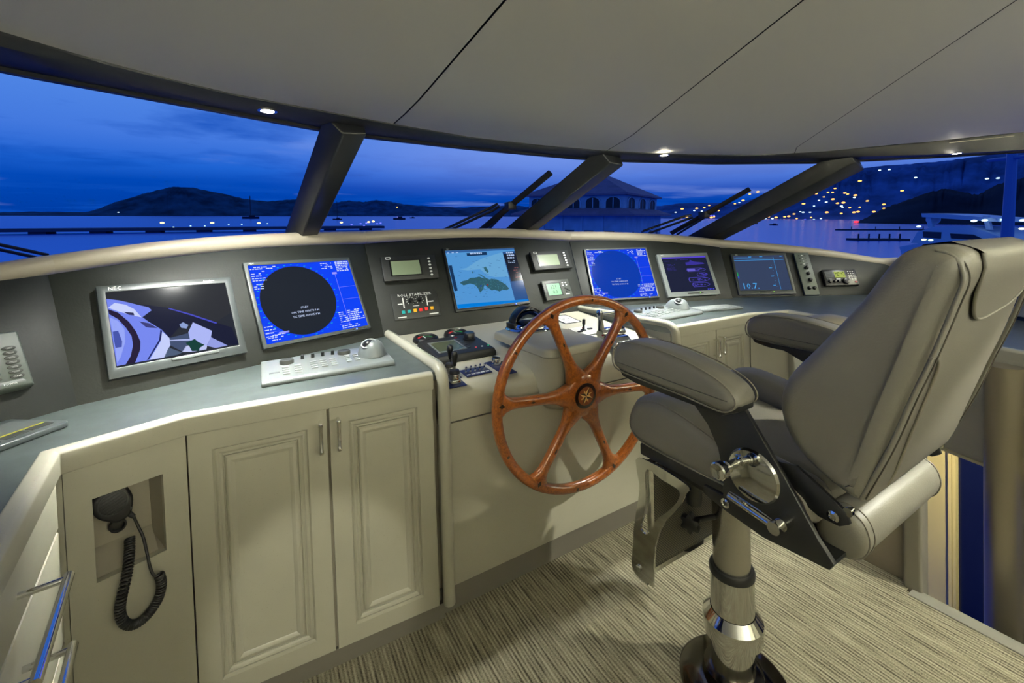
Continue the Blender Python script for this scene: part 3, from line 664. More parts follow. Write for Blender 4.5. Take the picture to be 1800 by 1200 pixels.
# radar monitors
def radar(panel, outer, screen, label, disc, l1, l2, bright=1.0, cpx=None, epx=None):
    m = monitor(panel, outer, screen, label, GREYP, (10, 66, 246), .020, bright)
    cxy = loc_(m, *cpx); e = loc_(m, *epx); r = (Vector(e)-Vector(cxy)).length
    MB().prism(circ(r, 64, *cxy), m.zs, m.zs+.0004).build('radar_disc', glow(disc, bright), m.scr, smooth=0)
    mb = MB()
    for k in range(36):
        a = R_(10*k); x, y = cxy[0]+(r+.008)*math.cos(a), cxy[1]+(r+.008)*math.sin(a)
        if m.s[0]+.004 < x < m.s[1]-.004 and m.s[2]+.003 < y < m.s[3]-.003: mb.box(x-.004, x+.004, y-.0013, y+.0013, m.zs, m.zs+.0005)
    mb.build('bearing_ticks', glow((20, 190, 190), bright), m.scr, smooth=0)['kind'] = 'stuff'
    wc = (205, 220, 255)
    u0 = (cxy[0]-m.s[0])/(m.s[1]-m.s[0]); v0 = (cxy[1]-m.s[2])/(m.s[3]-m.s[2])
    for s_, dv in (('ST-BY', -.11), (l1, -.165), (l2, -.22)): scr_text(m, s_, wc, .0135, u0+.02, v0+dv, bright, 1.0, z=3)
    rects(m, dashes(.01, .965, .30, 2, .022, .012)+dashes(.01, .91, .12, 5, .03)+dashes(.01, .74, .09, 3, .028)+dashes(.68, .965, .12, 4, .025)+dashes(.84, .97, .15, 6, .026, .015, .95), wc, 3, bright)
    rects(m, dashes(.72, .235, .1, 6, .026)+dashes(.82, .245, .17, 6, .027, .014, .95)+dashes(.01, .20, .1, 4, .04)+dashes(.02, .09, .16, 3, .03)+dashes(.72, .045, .26, 2, .026), wc, 3, bright)
    rects(m, [(.805, .03, .0022, .80), (.81, .60, .18, .002), (.81, .42, .18, .002), (.78, .80, .05, .03), (.0, .135, .13, .002), (.12, .10, .09, .02), (.70, .075, .12, .002)], (150, 150, 255), 2, bright, 'screen_lines')
    text(m.t, 'NEC', WHITEINK, .010, m.o[0]+.030, m.o[3]-.0075, m.h, 'logo')
    mb = MB()
    for k in range(5): mb.prism(circ(.0035, 10, m.o[1]-.018-.018*k, m.o[2]+.007), m.h, m.h+.0015)
    mb.build('buttons', BLACKP, m.t)['kind'] = 'stuff'; led(m, .845, .022, (40, 70, 255), 12)
    return m
m2 = radar(DL, [(426, 462), (614.5, 451), (652, 575), (465, 614)], [(435.7, 467.7), (612, 455.7), (646.5, 571), (470, 605)], 'radar monitor with a black standby disc on a bright blue screen', (30, 36, 46), 'ON TIME 000173.9 H', 'TX TIME 000005.4 H', 1.0, (527.8, 526.2), (456.5, 523.5))
m4 = radar(DR, [(1025, 436), (1136, 435), (1161, 524), (1045, 528)], [(1029.5, 438.7), (1135, 437.5), (1157, 520.5), (1047.5, 525)], 'radar monitor with a deep blue standby disc right of the wheel top', (0, 62, 186), 'ON TIME 004003.8 H', 'TX TIME 001001.5 H', .85, (1083.5, 480.5), (1040.8, 478.5))
# chart plotter
m3 = monitor(DC, [(777.5, 436), (904, 432), (932, 534), (802, 547)], [(781.5, 440), (903.5, 436), (930, 529), (805.5, 542)], 'monitor showing a pale blue sea chart with dark land in the dash centre', BLACKP, (88, 160, 226), .020, .85)
def c5(L_): return [(780+x/10., 430+y/10.) for x, y in L_]
poly(m3, c5([(270, 430), (400, 410), (560, 300), (700, 230), (1030, 130), (1150, 560), (900, 570), (770, 540), (640, 430), (420, 450)]), (112, 178, 228), 1, .85)
land = [(285, 670), (330, 640), (420, 620), (470, 580), (560, 578), (620, 560), (700, 590), (760, 590), (800, 610), (860, 600), (930, 610), (1010, 650), (1090, 700), (1150, 770), (1110, 800), (1040, 790), (980, 820), (900, 790), (840, 800), (760, 740), (720, 700), (680, 800), (640, 840), (600, 760), (540, 700), (460, 680), (350, 715)]
poly(m3, c5(land), (52, 98, 112), 2, .85, 'land_area')
poly(m3, c5([(700, 400), (740, 385), (790, 470), (770, 495), (720, 450)]), (58, 108, 120), 2, .85, 'land_area')
poly(m3, c5([(600, 512), (640, 520), (740, 580), (745, 660), (715, 585)]), (58, 104, 118), 2, .85, 'land_area')
poly(m3, c5([(495, 460), (525, 495), (505, 505)]), (58, 104, 118), 2, .85, 'land_area')
mb = MB()
for _ in range(190):
    x, y = random.uniform(540, 1130), random.uniform(590, 850)
    if (x-820)**2/90000+(y-710)**2/14000 < 1:
        q = loc_(m3, 780+x/10, 430+y/10); s_ = random.uniform(.0006, .0018); mb.box(q[0]-s_*1.6, q[0]+s_*1.6, q[1]-s_, q[1]+s_, m3.zs, m3.zs+.0008)
mb.build('soundings', glow((70, 130, 150), .8), m3.scr, smooth=0)['kind'] = 'stuff'
mb = MB()
for _ in range(60):
    x, y = random.uniform(120, 1100), random.uniform(180, 960); q = loc_(m3, 780+x/10, 430+y/10); mb.box(q[0]-.006, q[0]+.006, q[1]-.0006, q[1]+.0006, m3.zs, m3.zs+.0008)
mb.build('place_names', glow((48, 100, 160), .8), m3.scr, smooth=0)['kind'] = 'stuff'
poly(m3, c5([(1030, 125), (1245, 110), (1490, 960), (1255, 985)]), (44, 88, 150), 3, .85, 'side_panel')
poly(m3, c5([(1045, 160), (1258, 148), (1400, 625), (1185, 645)]), (26, 32, 48), 4, .85, 'side_panel')
poly(m3, c5([(235, 1050), (1490, 955), (1503, 995), (250, 1125)]), (0, 132, 232), 4, .85, 'task_bar')
poly(m3, c5([(20, 112), (1235, 62), (1240, 85), (25, 150)]), (56, 104, 168), 4, .85, 'title_bar')
poly(m3, c5([(400, 150), (750, 128), (762, 178), (410, 198)]), (24, 56, 96), 4, .85, 'tool_bar')
poly(m3, c5([(85, 368), (140, 362), (245, 805), (190, 818)]), (24, 56, 96), 4, .85, 'tool_bar')
rects(m3, dashes(.86, .90, .12, 3, .05, .028, .9)+dashes(.85, .75, .12, 2, .03)+dashes(.02, .955, .2, 1, .02)+dashes(.33, .915, .26, 1, .02, .03), (190, 215, 255), 6, .85)
rects(m3, dashes(.9, .62, .08, 5, .045, .008), (190, 110, 110), 6, .7)
for x, y, c in ((650, 725, (20, 60, 230)), (770, 705, (150, 30, 40))): poly(m3, c5([(x-18, y), (x+14, y-16), (x+6, y+16)]), c, 5, .9, 'target_mark')
text(m3.t, 'NEC', WHITEINK, .008, m3.o[0]+.03, m3.o[3]-.007, m3.h, 'logo'); led(m3, .80, .022, (40, 70, 255), 12)
# ship plan monitor and depth sounder
m5 = monitor(DR, [(1154, 446), (1244, 444.5), (1266, 517), (1175, 522)], [(1162.5, 451.3), (1240.7, 450), (1259, 510), (1179.3, 512.3)], 'silver framed monitor showing dim purple ship plans', SILVP, (38, 44, 74), .024, .6)
rects(m5, [(0, .955, 1, .04)], (96, 78, 226), 2, .8, 'title_bar')
rects(m5, dashes(.05, .88, .12, 1, .03)+dashes(.28, .905, .36, 1, .03)+dashes(.06, .78, .2, 6, .035, .008), (70, 60, 170), 2, .7)
def hull(u, v, w, h):
    return [(u, v-h*.5), (u+w*.72, v-h*.5), (u+w*.9, v-h*.3), (u+w, v), (u+w*.9, v+h*.3), (u+w*.72, v+h*.5), (u, v+h*.5), (u-.02, v)]
for v, h, u, w in ((.60, .10, .50, .42), (.46, .10, .70, .22), (.32, .13, .48, .46), (.17, .12, .53, .38)):
    P = [nrm_(m5, *p) for p in hull(u, v, w, h)]; C_ = sum((Vector((*p, 0)) for p in P), Vector())/len(P)
    Q = [(C_.x+(p[0]-C_.x)*.93, C_.y+(p[1]-C_.y)*.86) for p in P]
    MB().ring(P, Q, m5.zs, m5.zs+.0006).build('deck_outline', glow((92, 84, 214), .7), m5.scr, smooth=0)
    rects(m5, [(u+random.uniform(.02, w*.75), v+random.uniform(-h*.35, h*.2), random.uniform(.02, .06), random.uniform(.015, .03)) for _ in range(9)], (84, 76, 204), 2, .6, 'cabin_marks')
poly(m5, [(.50, .74), (.92, .76), (.90, .80), (.70, .84), (.62, .90), (.60, .84), (.50, .82)], (74, 66, 190), 2, .6, 'ship_profile', px=False)
rects(m5, [(.50, .565, .17, .07)], (120, 112, 236), 3, .7, 'cabin_marks')
rects(m5, [(.82+.04*i, .02, .02, .025) for i in range(4)], (90, 90, 255), 3, .8, 'cabin_marks')
m6 = monitor(DR2, [(1284, 444), (1381, 446), (1401, 517), (1299, 517)], [(1290, 448.3), (1377.5, 449), (1393, 509), (1300, 510)], 'grey monitor showing depth 10.7 beside the round-knob control strip', GREYP, (62, 76, 108), .024, .75)
rects(m6, [(0, .86, .98, .012), (.785, .02, .006, .93), (.05, .945, .3, .006), (0, .915, .78, .006)]+[(.71+.01*(k % 3 == 0), .10+.075*k, .012, .008) for k in range(9)]+[(.66, .62, .05, .02), (.66, .38, .05, .02), (.66, .12, .05, .02), (.3, .955, .06, .02), (.52, .955, .06, .02), (.92, .955, .04, .02)], (70, 160, 235), 2, .85, 'scale_lines')
rects(m6, [(.005, .40, .02, .12)], (40, 170, 90), 3, .8, 'echo_mark'); rects(m6, [(.012, .34, .02, .07)], (50, 90, 240), 3, .8, 'echo_mark')
scr_text(m6, '10.7', (80, 176, 250), .062, .20, .115, .9)
rects(m6, [(.36, .045, .018, .024)], (80, 176, 250), 2, .9)
for mm in (m5, m6):
    text(mm.t, 'NEC', WHITEINK, .010, mm.o[0]+.04, mm.o[3]-.009, mm.h, 'logo')
    MB().prism(rrect(.12, .008, .004), 0, .004, T(.01, mm.o[2]+.019, mm.h)).build('button_strip', BLACKP, mm.t, bevel=.001)
    MB().ball(.0025, 8, T(.045, mm.o[2]+.019, mm.h+.004)).build('power_light', glow((120, 220, 20), 2), mm.t)
# ------------------------------------------------------------------ small instruments on the dash
def box_inst(panel, outer, depth, label, mt=BLACKP, name='instrument_display', bevel=.004):
    x0, x1, y0, y1 = rect_uv(panel, outer, depth); t = thing(name, label, 'instrument', panel.at((x0+x1)/2, (y0+y1)/2)); w, h = (x1-x0)/2, (y1-y0)/2
    MB().loft([[(sx*w*k, sy*h*k, z) for sx, sy in ((-1, -1), (1, -1), (1, 1), (-1, 1))] for k, z in ((.93, 0), (1, depth*.55), (1, depth))]).build('housing', mt, t, bevel=bevel, smooth=30)
    return t, w, h
for panel, outer, lab in ((DC, [(669, 450.5), (764, 448), (772, 488), (675, 494)], 'black instrument display with blank green screen above the roll stabiliser'),
                          (DC, [(931, 441), (999, 440), (1006, 470), (941, 475)], 'black instrument display with blank green screen right of the chart monitor')):
    t, w, h = box_inst(panel, outer, .034, lab)
    z = .034
    MB().ring([(-w*.74, -h*.66), (w*.42, -h*.66), (w*.42, h*.66), (-w*.74, h*.66)], [(-w*.68, -h*.58), (w*.36, -h*.58), (w*.36, h*.58), (-w*.68, h*.58)], z-.001, z+.002).build('screen_frame', SOFTB, t)
    MB().box(-w*.68, w*.36, -h*.58, h*.58, z-.001, z+.0006).build('screen', LCD, t, smooth=0)
    for k in range(6):
        MB().prism([(x*1.5, y) for x, y in circ(.0052, 14)], 0, .002, T(w*.74, h*(.70-.28*k), z)).build('button', WHITEINK, t)
    mb = MB().ring(rrect(.026, .014, .002, 2), rrect(.020, .008, .001, 2), z, z+.0006, T(-w*.82+.01, h*.84, 0))
    mb.build('logo', WHITEINK, t, smooth=0)
t, w, h = box_inst(DC, [(951.5, 492.5), (1000, 490.5), (1007, 521.5), (961.5, 529)], .028, 'small autopilot display with green digits behind the wheel top', mat('dark_grey_plastic', (62, 66, 62), .4))
MB().ring([(-w*.82, -h*.68), (w*.30, -h*.68), (w*.30, h*.74), (-w*.82, h*.74)], [(-w*.74, -h*.56), (w*.22, -h*.56), (w*.22, h*.62), (-w*.74, h*.62)], .027, .030).build('screen_frame', SOFTB, t)
sc = MB().box(-w*.74, w*.22, -h*.56, h*.62, .027, .0286).build('screen', mat('backlit_green_lcd', (104, 150, 118), .3, emit=(70, 128, 90), estr=.35), t, smooth=0)
text(sc, '121', mat('lcd_digit', (48, 82, 62), .5), .034, -w*.26, h*.26, .0288, 'digits'); text(sc, '8.3', MATS['lcd_digit'], .030, -w*.22, -h*.26, .0288, 'digits')
for k, (x, y) in enumerate(((.46, .62), (.70, .62), (.46, .34), (.72, .36), (.58, .05), (.72, -.12), (.60, -.30), (.82, -.25))):
    MB().prism(rrect(.011, .008, .003), 0, .003, T(w*x, h*y, .028)).build('button', WHITEINK if k < 4 else SOFTB, t)
MB().box(w*.48, w*.80, -h*.60, -h*.52, .028, .0285).build('print', WHITEINK, t, smooth=0)['kind'] = 'stuff'
# roll stabiliser panel
x0, x1, y0, y1 = rect_uv(DC, [(687, 515), (767, 511), (775, 553), (694, 564)], .008)
t = thing('roll_stabiliser_unit', 'black roll stabilizer panel with a row of coloured square buttons', 'control panel', DC.at((x0+x1)/2, (y0+y1)/2)); w, h = (x1-x0)/2, (y1-y0)/2
MB().box(-w, w, -h, h, 0, .008).build('plate', mat('black_engraved_plate', (38, 40, 38), .4), t, bevel=.002)
text(t, 'ROLL STABILIZER', WHITEINK, .0205, 0, h*.80, .0083, sx=1.15)
for s_, x in ((-1, -.22), (1, .17)):
    MB().lathe([(.011, 0), (.012, .002), (.010, .014), (.009, .016)], 18, T(w*x, h*.36, .008)).build('knob', SOFTB, t)
    mb = MB()
    for k in range(9):
        a = R_(-50+35*k); mb.box(-.003, .003, -.0012, .0012, .008, .0084, T(w*x+.020*math.cos(a), h*.36+.020*math.sin(a), 0) @ RZ(math.degrees(a)))
    mb.build('dial_marks', WHITEINK, t, smooth=0)['kind'] = 'stuff'
MB().box(-w*.56, -w*.51, -h*.15, h*.62, .008, .0084).box(w*.47, w*.52, -h*.15, h*.62, .008, .0084).build('divider_bars', WHITEINK, t, smooth=0)['kind'] = 'stuff'
for k, c in enumerate(((24, 140, 140), (24, 140, 140), (215, 160, 30), (215, 40, 40), (215, 40, 40), (215, 160, 30))):
    MB().box(-.0085, .0085, -.0085, .0085, .008, .013, T(-w*.60+w*.25*k, -h*.48+h*.02*k, 0)).build('push_button', mat('button_%d_%d' % (c[0], c[1]), c, .4, emit=c, estr=.25), t, bevel=.001)
MB().box(-w*.15, w*.12, -h*.10, -h*.05, .008, .0084).box(-w*.78, -w*.58, h*.12, h*.2, .008, .0084).box(w*.55, w*.78, h*.12, h*.2, .008, .0084).box(-w*.85, -w*.5, -h*.86, -h*.80, .008, .0084).box(w*.5, w*.9, -h*.84, -h*.76, .008, .0084).build('small_print', WHITEINK, t, smooth=0)['kind'] = 'stuff'
# far-left keypad
t0 = DLL.uv(31, 580, .03); t1 = DLL.uv(62, 675, .03); kw, kh = .17, t0[1]-t1[1]
kp = thing('keypad', 'grey keypad with oval dark buttons at the left edge of the dash', 'keypad', DLL.at((t0[0]+t1[0])/2-kw/2, (t0[1]+t1[1])/2))
MB().loft([[(sx*kw/2*k, sy*kh/2*k, z) for sx, sy in ((-1, -1), (1, -1), (1, 1), (-1, 1))] for k, z in ((1.0, 0), (1, .026), (.95, .034))]).build('housing', PADG, kp, bevel=.003)
for r in range(7):
    for c in range(3):
        x, y = kw/2-.030-.042*c, kh/2-kh*(.305+.083*r)
        b = MB().prism([(q[0]*2.3, q[1]) for q in circ(min(.0098, kh*.037), 18)], 0, .003, T(x, y, .034)).build('button', KEYG, kp, bevel=.0008)
        if r == 6 and c == 0: text(b, 'CLEAR', WHITEINK, .0058, x, y, .0371)
        else: MB().box(x-.0075, x+.0075, y+.0004, y+.0016, .037, .0372).box(x-.005, x+.0065, y-.0020, y-.0009, .037, .0372).build('print', mat('grey_print', (150, 152, 148), .6), b, smooth=0)['kind'] = 'stuff'
MB().prism([(q[0], q[1]) for q in circ(kh*.105, 24)], 0, .003, T(kw/2-.062, kh/2-kh*.15, .034)).build('round_pad', KEYG, kp)
b = MB().prism(rrect(.115, kh*.10, kh*.05, 6), 0, .003, T(kw/2-.075, -kh/2+kh*.085, .034)).build('power_button', PADG, kp, bevel=.001)
text(b, 'POWER', WHITEINK, .0075, kw/2-.047, -kh/2+kh*.085, .0372)
# control strip and radio transceiver on the starboard dash
x0, x1, y0, y1 = rect_uv(DR2, [(1396, 444), (1422, 444), (1440, 518), (1414, 518)], .02)
t = thing('control_strip', 'narrow grey control strip with round black knobs', 'control panel', DR2.at((x0+x1)/2, (y0+y1)/2)); w, h = (x1-x0)/2, (y1-y0)/2
MB().box(-w, w, -h, h, 0, .022).build('housing', PADG, t, bevel=.004)
for x, y, r in ((.15, .26, .013), (.15, -.02, .011), (.20, -.32, .013), (-.25, -.70, .011), (.45, -.70, .011)):
    MB().lathe([(r*1.15, 0), (r*1.15, .002), (r, .004), (r*.85, .018), (r*.7, .019)], 16, T(w*x, h*y, .022)).build('knob', SOFTB, t)
for k in range(4):
    for c in (-.4, .0, .4): MB().prism(rrect(.010, .006, .002), .022, .024, T(w*c, h*(.86-.14*k), 0)).build('button', KEYG if (k+c) % 1 else WHITEINK, t)
x0, x1, y0, y1 = rect_uv(DR2, [(1444, 472.5), (1503, 474), (1512, 501), (1452, 501)], .03)
t = thing('radio_transceiver', 'black marine radio with a lit yellow-green display', 'radio', DR2.at((x0+x1)/2, (y0+y1)/2)); w, h = (x1-x0)/2, (y1-y0)/2
MB().box(-w, w, -h, h, 0, .03).build('housing', SOFTB, t, bevel=.005)
for k in range(6): MB().box(-w*.88, -w*.42, h*(.62-.2*k), h*(.72-.2*k), .03, .032).build('speaker_slat', GREYP, t)
sc = MB().box(-w*.32, w*.30, -h*.02, h*.70, .03, .0312).build('screen', glow((176, 190, 96), .9), t, smooth=0)
mb = MB()
for k in range(26):
    a, b_ = random.uniform(-.30, .24), random.uniform(.04, .58); mb.box(w*a, w*(a+.035), h*b_, h*(b_+.07), .0312, .0315)
mb.build('display_marks', glow((60, 74, 30), .5), sc, smooth=0)['kind'] = 'stuff'
for x, r in ((-.72, .012), (-.45, .010), (-.20, .010), (.22, .022)): MB().lathe([(r, 0), (r, .008), (r*.85, .016), (r*.7, .017)], 18, T(w*x, -h*.52, .03)).build('knob', SOFTB, t, smooth=40)
for r in range(5):
    for c in range(3): MB().prism(rrect(.008, .006, .002), .03, .032, T(w*(.52+.14*c), h*(.70-.24*r), 0)).build('key', WHITEINK, t)
MB().prism(rrect(.014, .010, .002), .03, .033, T(w*.82, -h*.62, 0)).build('red_button', mat('red_plastic', (150, 24, 36), .4), t)
MB().box(-w*.70, -w*.55, -h*.22, -h*.12, .03, .0305).box(-w*.28, -w*.02, -h*.28, -h*.14, .03, .0305).build('print', WHITEINK, t, smooth=0)['kind'] = 'stuff'
# ------------------------------------------------------------------ things standing on the worktops
def desk_thing(name, label, cat, fl, fr, z): # frame: origin at front-left corner on the worktop, x along the front edge
    d = (fr-fl); d.z = 0; return thing(name, label, cat, frame((fl.x, fl.y, z), d, (0, 0, 1)).to_4x4() @ RX(-90)), d.length
def radar_kb(fl, fr, label, W_=.43, D_=.245):
    t, _ = desk_thing('radar_keyboard', label, 'keyboard', fl, fr, CZ)
    sec = [(0, 0), (0, .012), (.008, .019), (D_*.9, .034), (D_, .030), (D_, 0)]
    MB().loft([[(x, y, z) for y, z in sec] for x in (0, .012, W_-.012, W_)]).build('base', SILVP, t, bevel=.004, seg=3, smooth=40)
    def sz(y): return .019+(y-.008)*.015/(D_*.9)
    k = 0
    def key(x, y, w=.022, d=.012):
        MB().prism(rrect(w, d, .002, 2), 0, .004, T(x, y, sz(y))).build('key', SILVD, t, bevel=.0008, seg=1)
    for x in (.075, .113):
        for y in (.045, .068, .090, .118): key(x, y)
    for x in (.165, .198, .231):
        for y in (.062, .085, .108, .131): key(x, y)
    for x in (.282, .312):
        for y in (.075, .097, .119, .141): key(x, y, .018)
    for x, y in ((.082, .165), (.280, .178)):
        MB().lathe([(.0235, -.004), (.0235, .010), (.0215, .013), (.013, .0125), (.010, .0115)], 28, T(x, y, sz(y))).build('jog_dial', KEYG, t, smooth=40)
    for x in (.135, .170, .205, .240): MB().lathe([(.0065, -.002), (.006, .014), (.005, .015)], 16, T(x, .188, sz(.188))).build('knob', SOFTB, t, smooth=40)
    # trackball mound
    rg = []
    for u, z in ((1.0, .0), (.96, .010), (.86, .026), (.70, .042), (.50, .052), (.28, .057)):
        rg.append([(.375+.052*u*math.cos(a), .128-.02*(1-u)+.085*u*math.sin(a)*(1.0 if math.sin(a) > 0 else .85), sz(.1)+z) for a in [2*math.pi*i/28 for i in range(28)]])
    MB().loft(rg).build('trackball_mound', SILVP, t, smooth=60)
    MB().ball(.023, 20, T(.360, .108, .064)).build('trackball', SOFTB, t)
    MB().ring(circ(.029, 24), circ(.024, 24), .0, .004, T(.360, .106, .070) @ RX(22) @ RY(-14)).build('ball_ring', SILVD, t)
    MB().box(.024, .056, .07, .085, 0, .0006, T(0, 0, sz(.078))).build('badge', GREYP, t, smooth=0)
    return t
k1 = radar_kb(onz(458.8, 674.8, .895), onz(696.7, 635, .895), 'long silver radar keyboard with trackball on the left worktop')
k2 = radar_kb(onz(1145, 564, .895), onz(1236, 548, .895), 'long silver radar keyboard with trackball on the right worktop')
# computer keyboards
def keyboard(label, M, w, d, body, keym, rows, cols, kx0, kx1, extra=None, h=.016):
    t = thing('keyboard', label, 'keyboard', M)
    MB().prism(rrect(w, d, .012, 4, w/2, d/2), .001, h).build('base', body, t, bevel=.004, seg=3)
    kw = (kx1-kx0)/cols; kd = (d-.04)/rows
    src = None
    for r in range(rows):
        for c in range(cols):
            x, y = kx0+kw*(c+.5), .015+kd*(r+.5)
            if src is None: src = MB().prism(rrect(kw*.86, kd*.84, .002, 2), 0, .003).build('key', keym, t, bevel=.0006, seg=1); o = src
            else: o = src.copy(); COL.objects.link(o); o.parent = t
            o.location = (x, y, h)
    return t
p0, p1, p2 = onz(124, 738, .897), onz(0, 783, .897), onz(72, 718, .897)
dx = (p0-p1); dx.z = 0; dx.normalize(); wk = .34; dk = (p2-p0).dot(Vector((-dx.y, dx.x, 0)))
Mk = frame((p0.x-dx.x*wk, p0.y-dx.y*wk, CZ), dx, (-dx.y, dx.x, 0))
kb = keyboard('black wireless keyboard with a touchpad at the left edge of the worktop', Mk, wk, dk, mat('charcoal_gloss_plastic', (74, 80, 80), .28), KEYG, 5, 11, .012, .215)
MB().prism(rrect(.095, dk*.50, .004, 3, .275, dk*.58), 0, .0008, T(0, 0, .016)).build('touchpad', mat('touchpad_grey', (96, 102, 102), .35), kb)
MB().box(.228, .322, dk*.30, dk*.325, .016, .0172).build('yellow_line', mat('yellow_print', (206, 190, 40), .5), kb)
for x in (.25, .30): MB().prism(rrect(.044, dk*.13, .002, 2, x, dk*.2), .016, .0175).build('touchpad_button', KEYG, kb)
q0, q1 = onz(1235, 546, .892), onz(1308, 540, .892); dx = (q1-q0); dx.z = 0; wk = dx.length; dx.normalize(); q2 = onz(1205, 527, .892)
nn = Vector((-dx.y, dx.x, 0)); Mk = frame((q0.x, q0.y, CZ), dx, nn)
keyboard('silver computer keyboard lying below the ship plan monitor', Mk, wk, .15, SILVP, SILVD, 5, 14, .010, wk-.01, h=.012)
# ------------------------------------------------------------------ instruments on the helm console
def on_console(name, label, cat, px, py, yaw=0): return thing(name, label, cat, frame(onsurf(px, py), SX, SY) @ RZ(yaw))
for px, py, lab in ((748.5, 598.5, 'round black rudder gauge nearest the left rail'), (802, 589.5, 'round black gauge beside the chart monitor, farther from the left rail')):
    t = on_console('round_gauge', lab, 'gauge', px, py)
    MB().lathe([(.062, 0), (.062, .006), (.058, .018), (.050, .022), (.047, .018), (.046, .010), (.0, .010)], 32).build('bezel', SOFTB, t, smooth=50)
    MB().lathe([(.044, .0105), (.044, .0115), (0, .0115)], 28).build('dial_face', mat('dial_black', (14, 14, 15), .5), t)
    for c, a0, a1 in (((190, 40, 46), 100, 165), ((30, 150, 76), 15, 92)):
        mb = MB()
        for k in range(7):
            a = R_(a0+(a1-a0)*k/6); mb.box(.030, .039, -.0022, .0022, .0115, .0122, RZ(math.degrees(a)))
        mb.build('scale', mat('dial_%d' % c[0], c, .5, emit=c, estr=.3), t, smooth=0)['kind'] = 'stuff'
    MB().box(.0, .030, -.0014, .0014, .0125, .0135, RZ(96)).build('needle', WHITEINK, t, smooth=0)
# autopilot control head
A, Bp, Cp, Dp = [onsurf(*p, .03) for p in ((733, 600), (770, 632), (862, 613), (830, 586))]
M0 = frame(onsurf(798, 612), SX, SY); iv = M0.inverted(); Q = [iv @ v for v in (A, Bp, Cp, Dp)]
ax0 = min(Q[0].x, Q[1].x); ax1 = max(Q[2].x, Q[3].x); ay0 = (Q[1].y+Q[2].y)/2; ay1 = (Q[0].y+Q[3].y)/2
t = thing('autopilot_control', 'black autopilot control head with lcd and large turning knob', 'control panel', M0)
cx, cy = (ax0+ax1)/2, (ay0+ay1)/2; w, h = (ax1-ax0)/2, (ay1-ay0)/2
MB().loft([[(cx+sx*w*k, cy+sy*h*k, z) for sx, sy in ((-1, -1), (1, -1), (1, 1), (-1, 1))] for k, z in ((1.0, 0), (1.0, .018), (.95, .034))]).build('housing', BLACKP, t, bevel=.004)
MB().ring([(cx-w*.80, cy-h*.62), (cx+w*.14, cy-h*.62), (cx+w*.14, cy+h*.52), (cx-w*.80, cy+h*.52)], [(cx-w*.75, cy-h*.55), (cx+w*.09, cy-h*.55), (cx+w*.09, cy+h*.45), (cx-w*.75, cy+h*.45)], .033, .0365).build('screen_frame', SILVP, t)
MB().box(cx-w*.75, cx+w*.09, cy-h*.55, cy+h*.45, .033, .0348).build('screen', mat('dark_green_lcd', (74, 80, 60), .25), t, smooth=0)
MB().lathe([(.031, 0), (.031, .004), (.026, .006), (.0245, .028), (.022, .031)], 30, T(cx+w*.62, cy+h*.36, .034)).build('turn_knob', SOFTB, t, smooth=40)
for k in range(5): MB().prism(rrect(.014, .010, .002), .034, .0365, T(cx+w*.26, cy+h*(.70-.30*k), 0)).build('key', GREYP if k else MATS['red_plastic'], t)
for k, c in enumerate(((210, 50, 50), (190, 190, 190), (40, 190, 130))): MB().prism(circ(.0045, 10), .034, .0355, T(cx+w*(.44+.22*k), cy-h*.62, 0)).build('mode_button', mat('mode_%d' % c[0], c, .4, emit=c, estr=.3), t)
# twin jog levers
for px, py, lab in ((791, 661, 'chrome jog lever with black tapered grip, the one farther back'), (799, 674, 'chrome jog lever with black tapered grip, the one nearest the left cabinet front')):
    t = on_console('jog_lever', lab, 'lever', px, py)
    MB().box(-.034, .034, -.036, .036, 0, .003).build('plate', BLUEPL, t, bevel=.001)
    MB().prism(rrect(.042, .042, .010, 4), .003, .020).build('base_block', CHROME, t, bevel=.004, seg=3)
    MB().lathe([(.0195, .02), (.0195, .038), (.018, .040)], 24).build('collar', CHROME, t, smooth=40)
    MB().lathe([(.0195, .040), (.020, .043), (.0165, .052), (.008, .054)], 24).build('rubber_boot', RUBBER, t, smooth=40)
    MB().lathe([(.0045, .05), (.0045, .07)], 12).build('shaft', CHROME, t)
    MB().lathe([(.0055, .068), (.0075, .078), (.0115, .102), (.0120, .112), (.0095, .121), (.004, .124)], 20).build('grip', SOFTB, t, smooth=60)
# switch plate
def plate_from(name, label, cat, pts, mt, th=.003):
    P = [onsurf(*p) for p in pts]; C_ = sum(P, Vector())/4; M0 = frame(C_, (P[1]-P[0])+(P[2]-P[3]), SY); iv = M0.inverted(); Q = [iv @ v for v in P]
    w = (Q[1].x-Q[0].x+Q[2].x-Q[3].x)/4; h = (Q[3].y+Q[2].y-Q[0].y-Q[1].y)/4
    t = thing(name, label, cat, M0); MB().box(-w, w, -abs(h), abs(h), 0, th).build('plate', mt, t, bevel=.001); return t, w, abs(h)
t, w, h = plate_from('switch_plate', 'navy switch plate with five chrome toggle switches', 'control panel', [(820, 664), (865, 654), (851, 643.5), (808, 652)], BLUEPL)
for k in range(5):
    x = w*(-.74+.37*k)
    MB().lathe([(.0075, .003), (.0075, .006), (.005, .008)], 14, T(x, h*.2, 0)).build('switch_nut', CHROME, t)
    MB().lathe([(.003, .0), (.0045, .018), (.003, .021)], 10, T(x, h*.2, .007) @ RX(18)).build('toggle', CHROME, t, smooth=60)
    MB().box(x-.008, x+.008, -h*.68, -h*.42, .003, .0034).build('label_print', WHITEINK, t, smooth=0)
t, w, h = plate_from('ignition_plate', 'navy plate with two chrome rotary switches left of the wheel rim', 'control panel', [(880, 661), (903, 656), (880, 632), (857, 637)], BLUEPL)
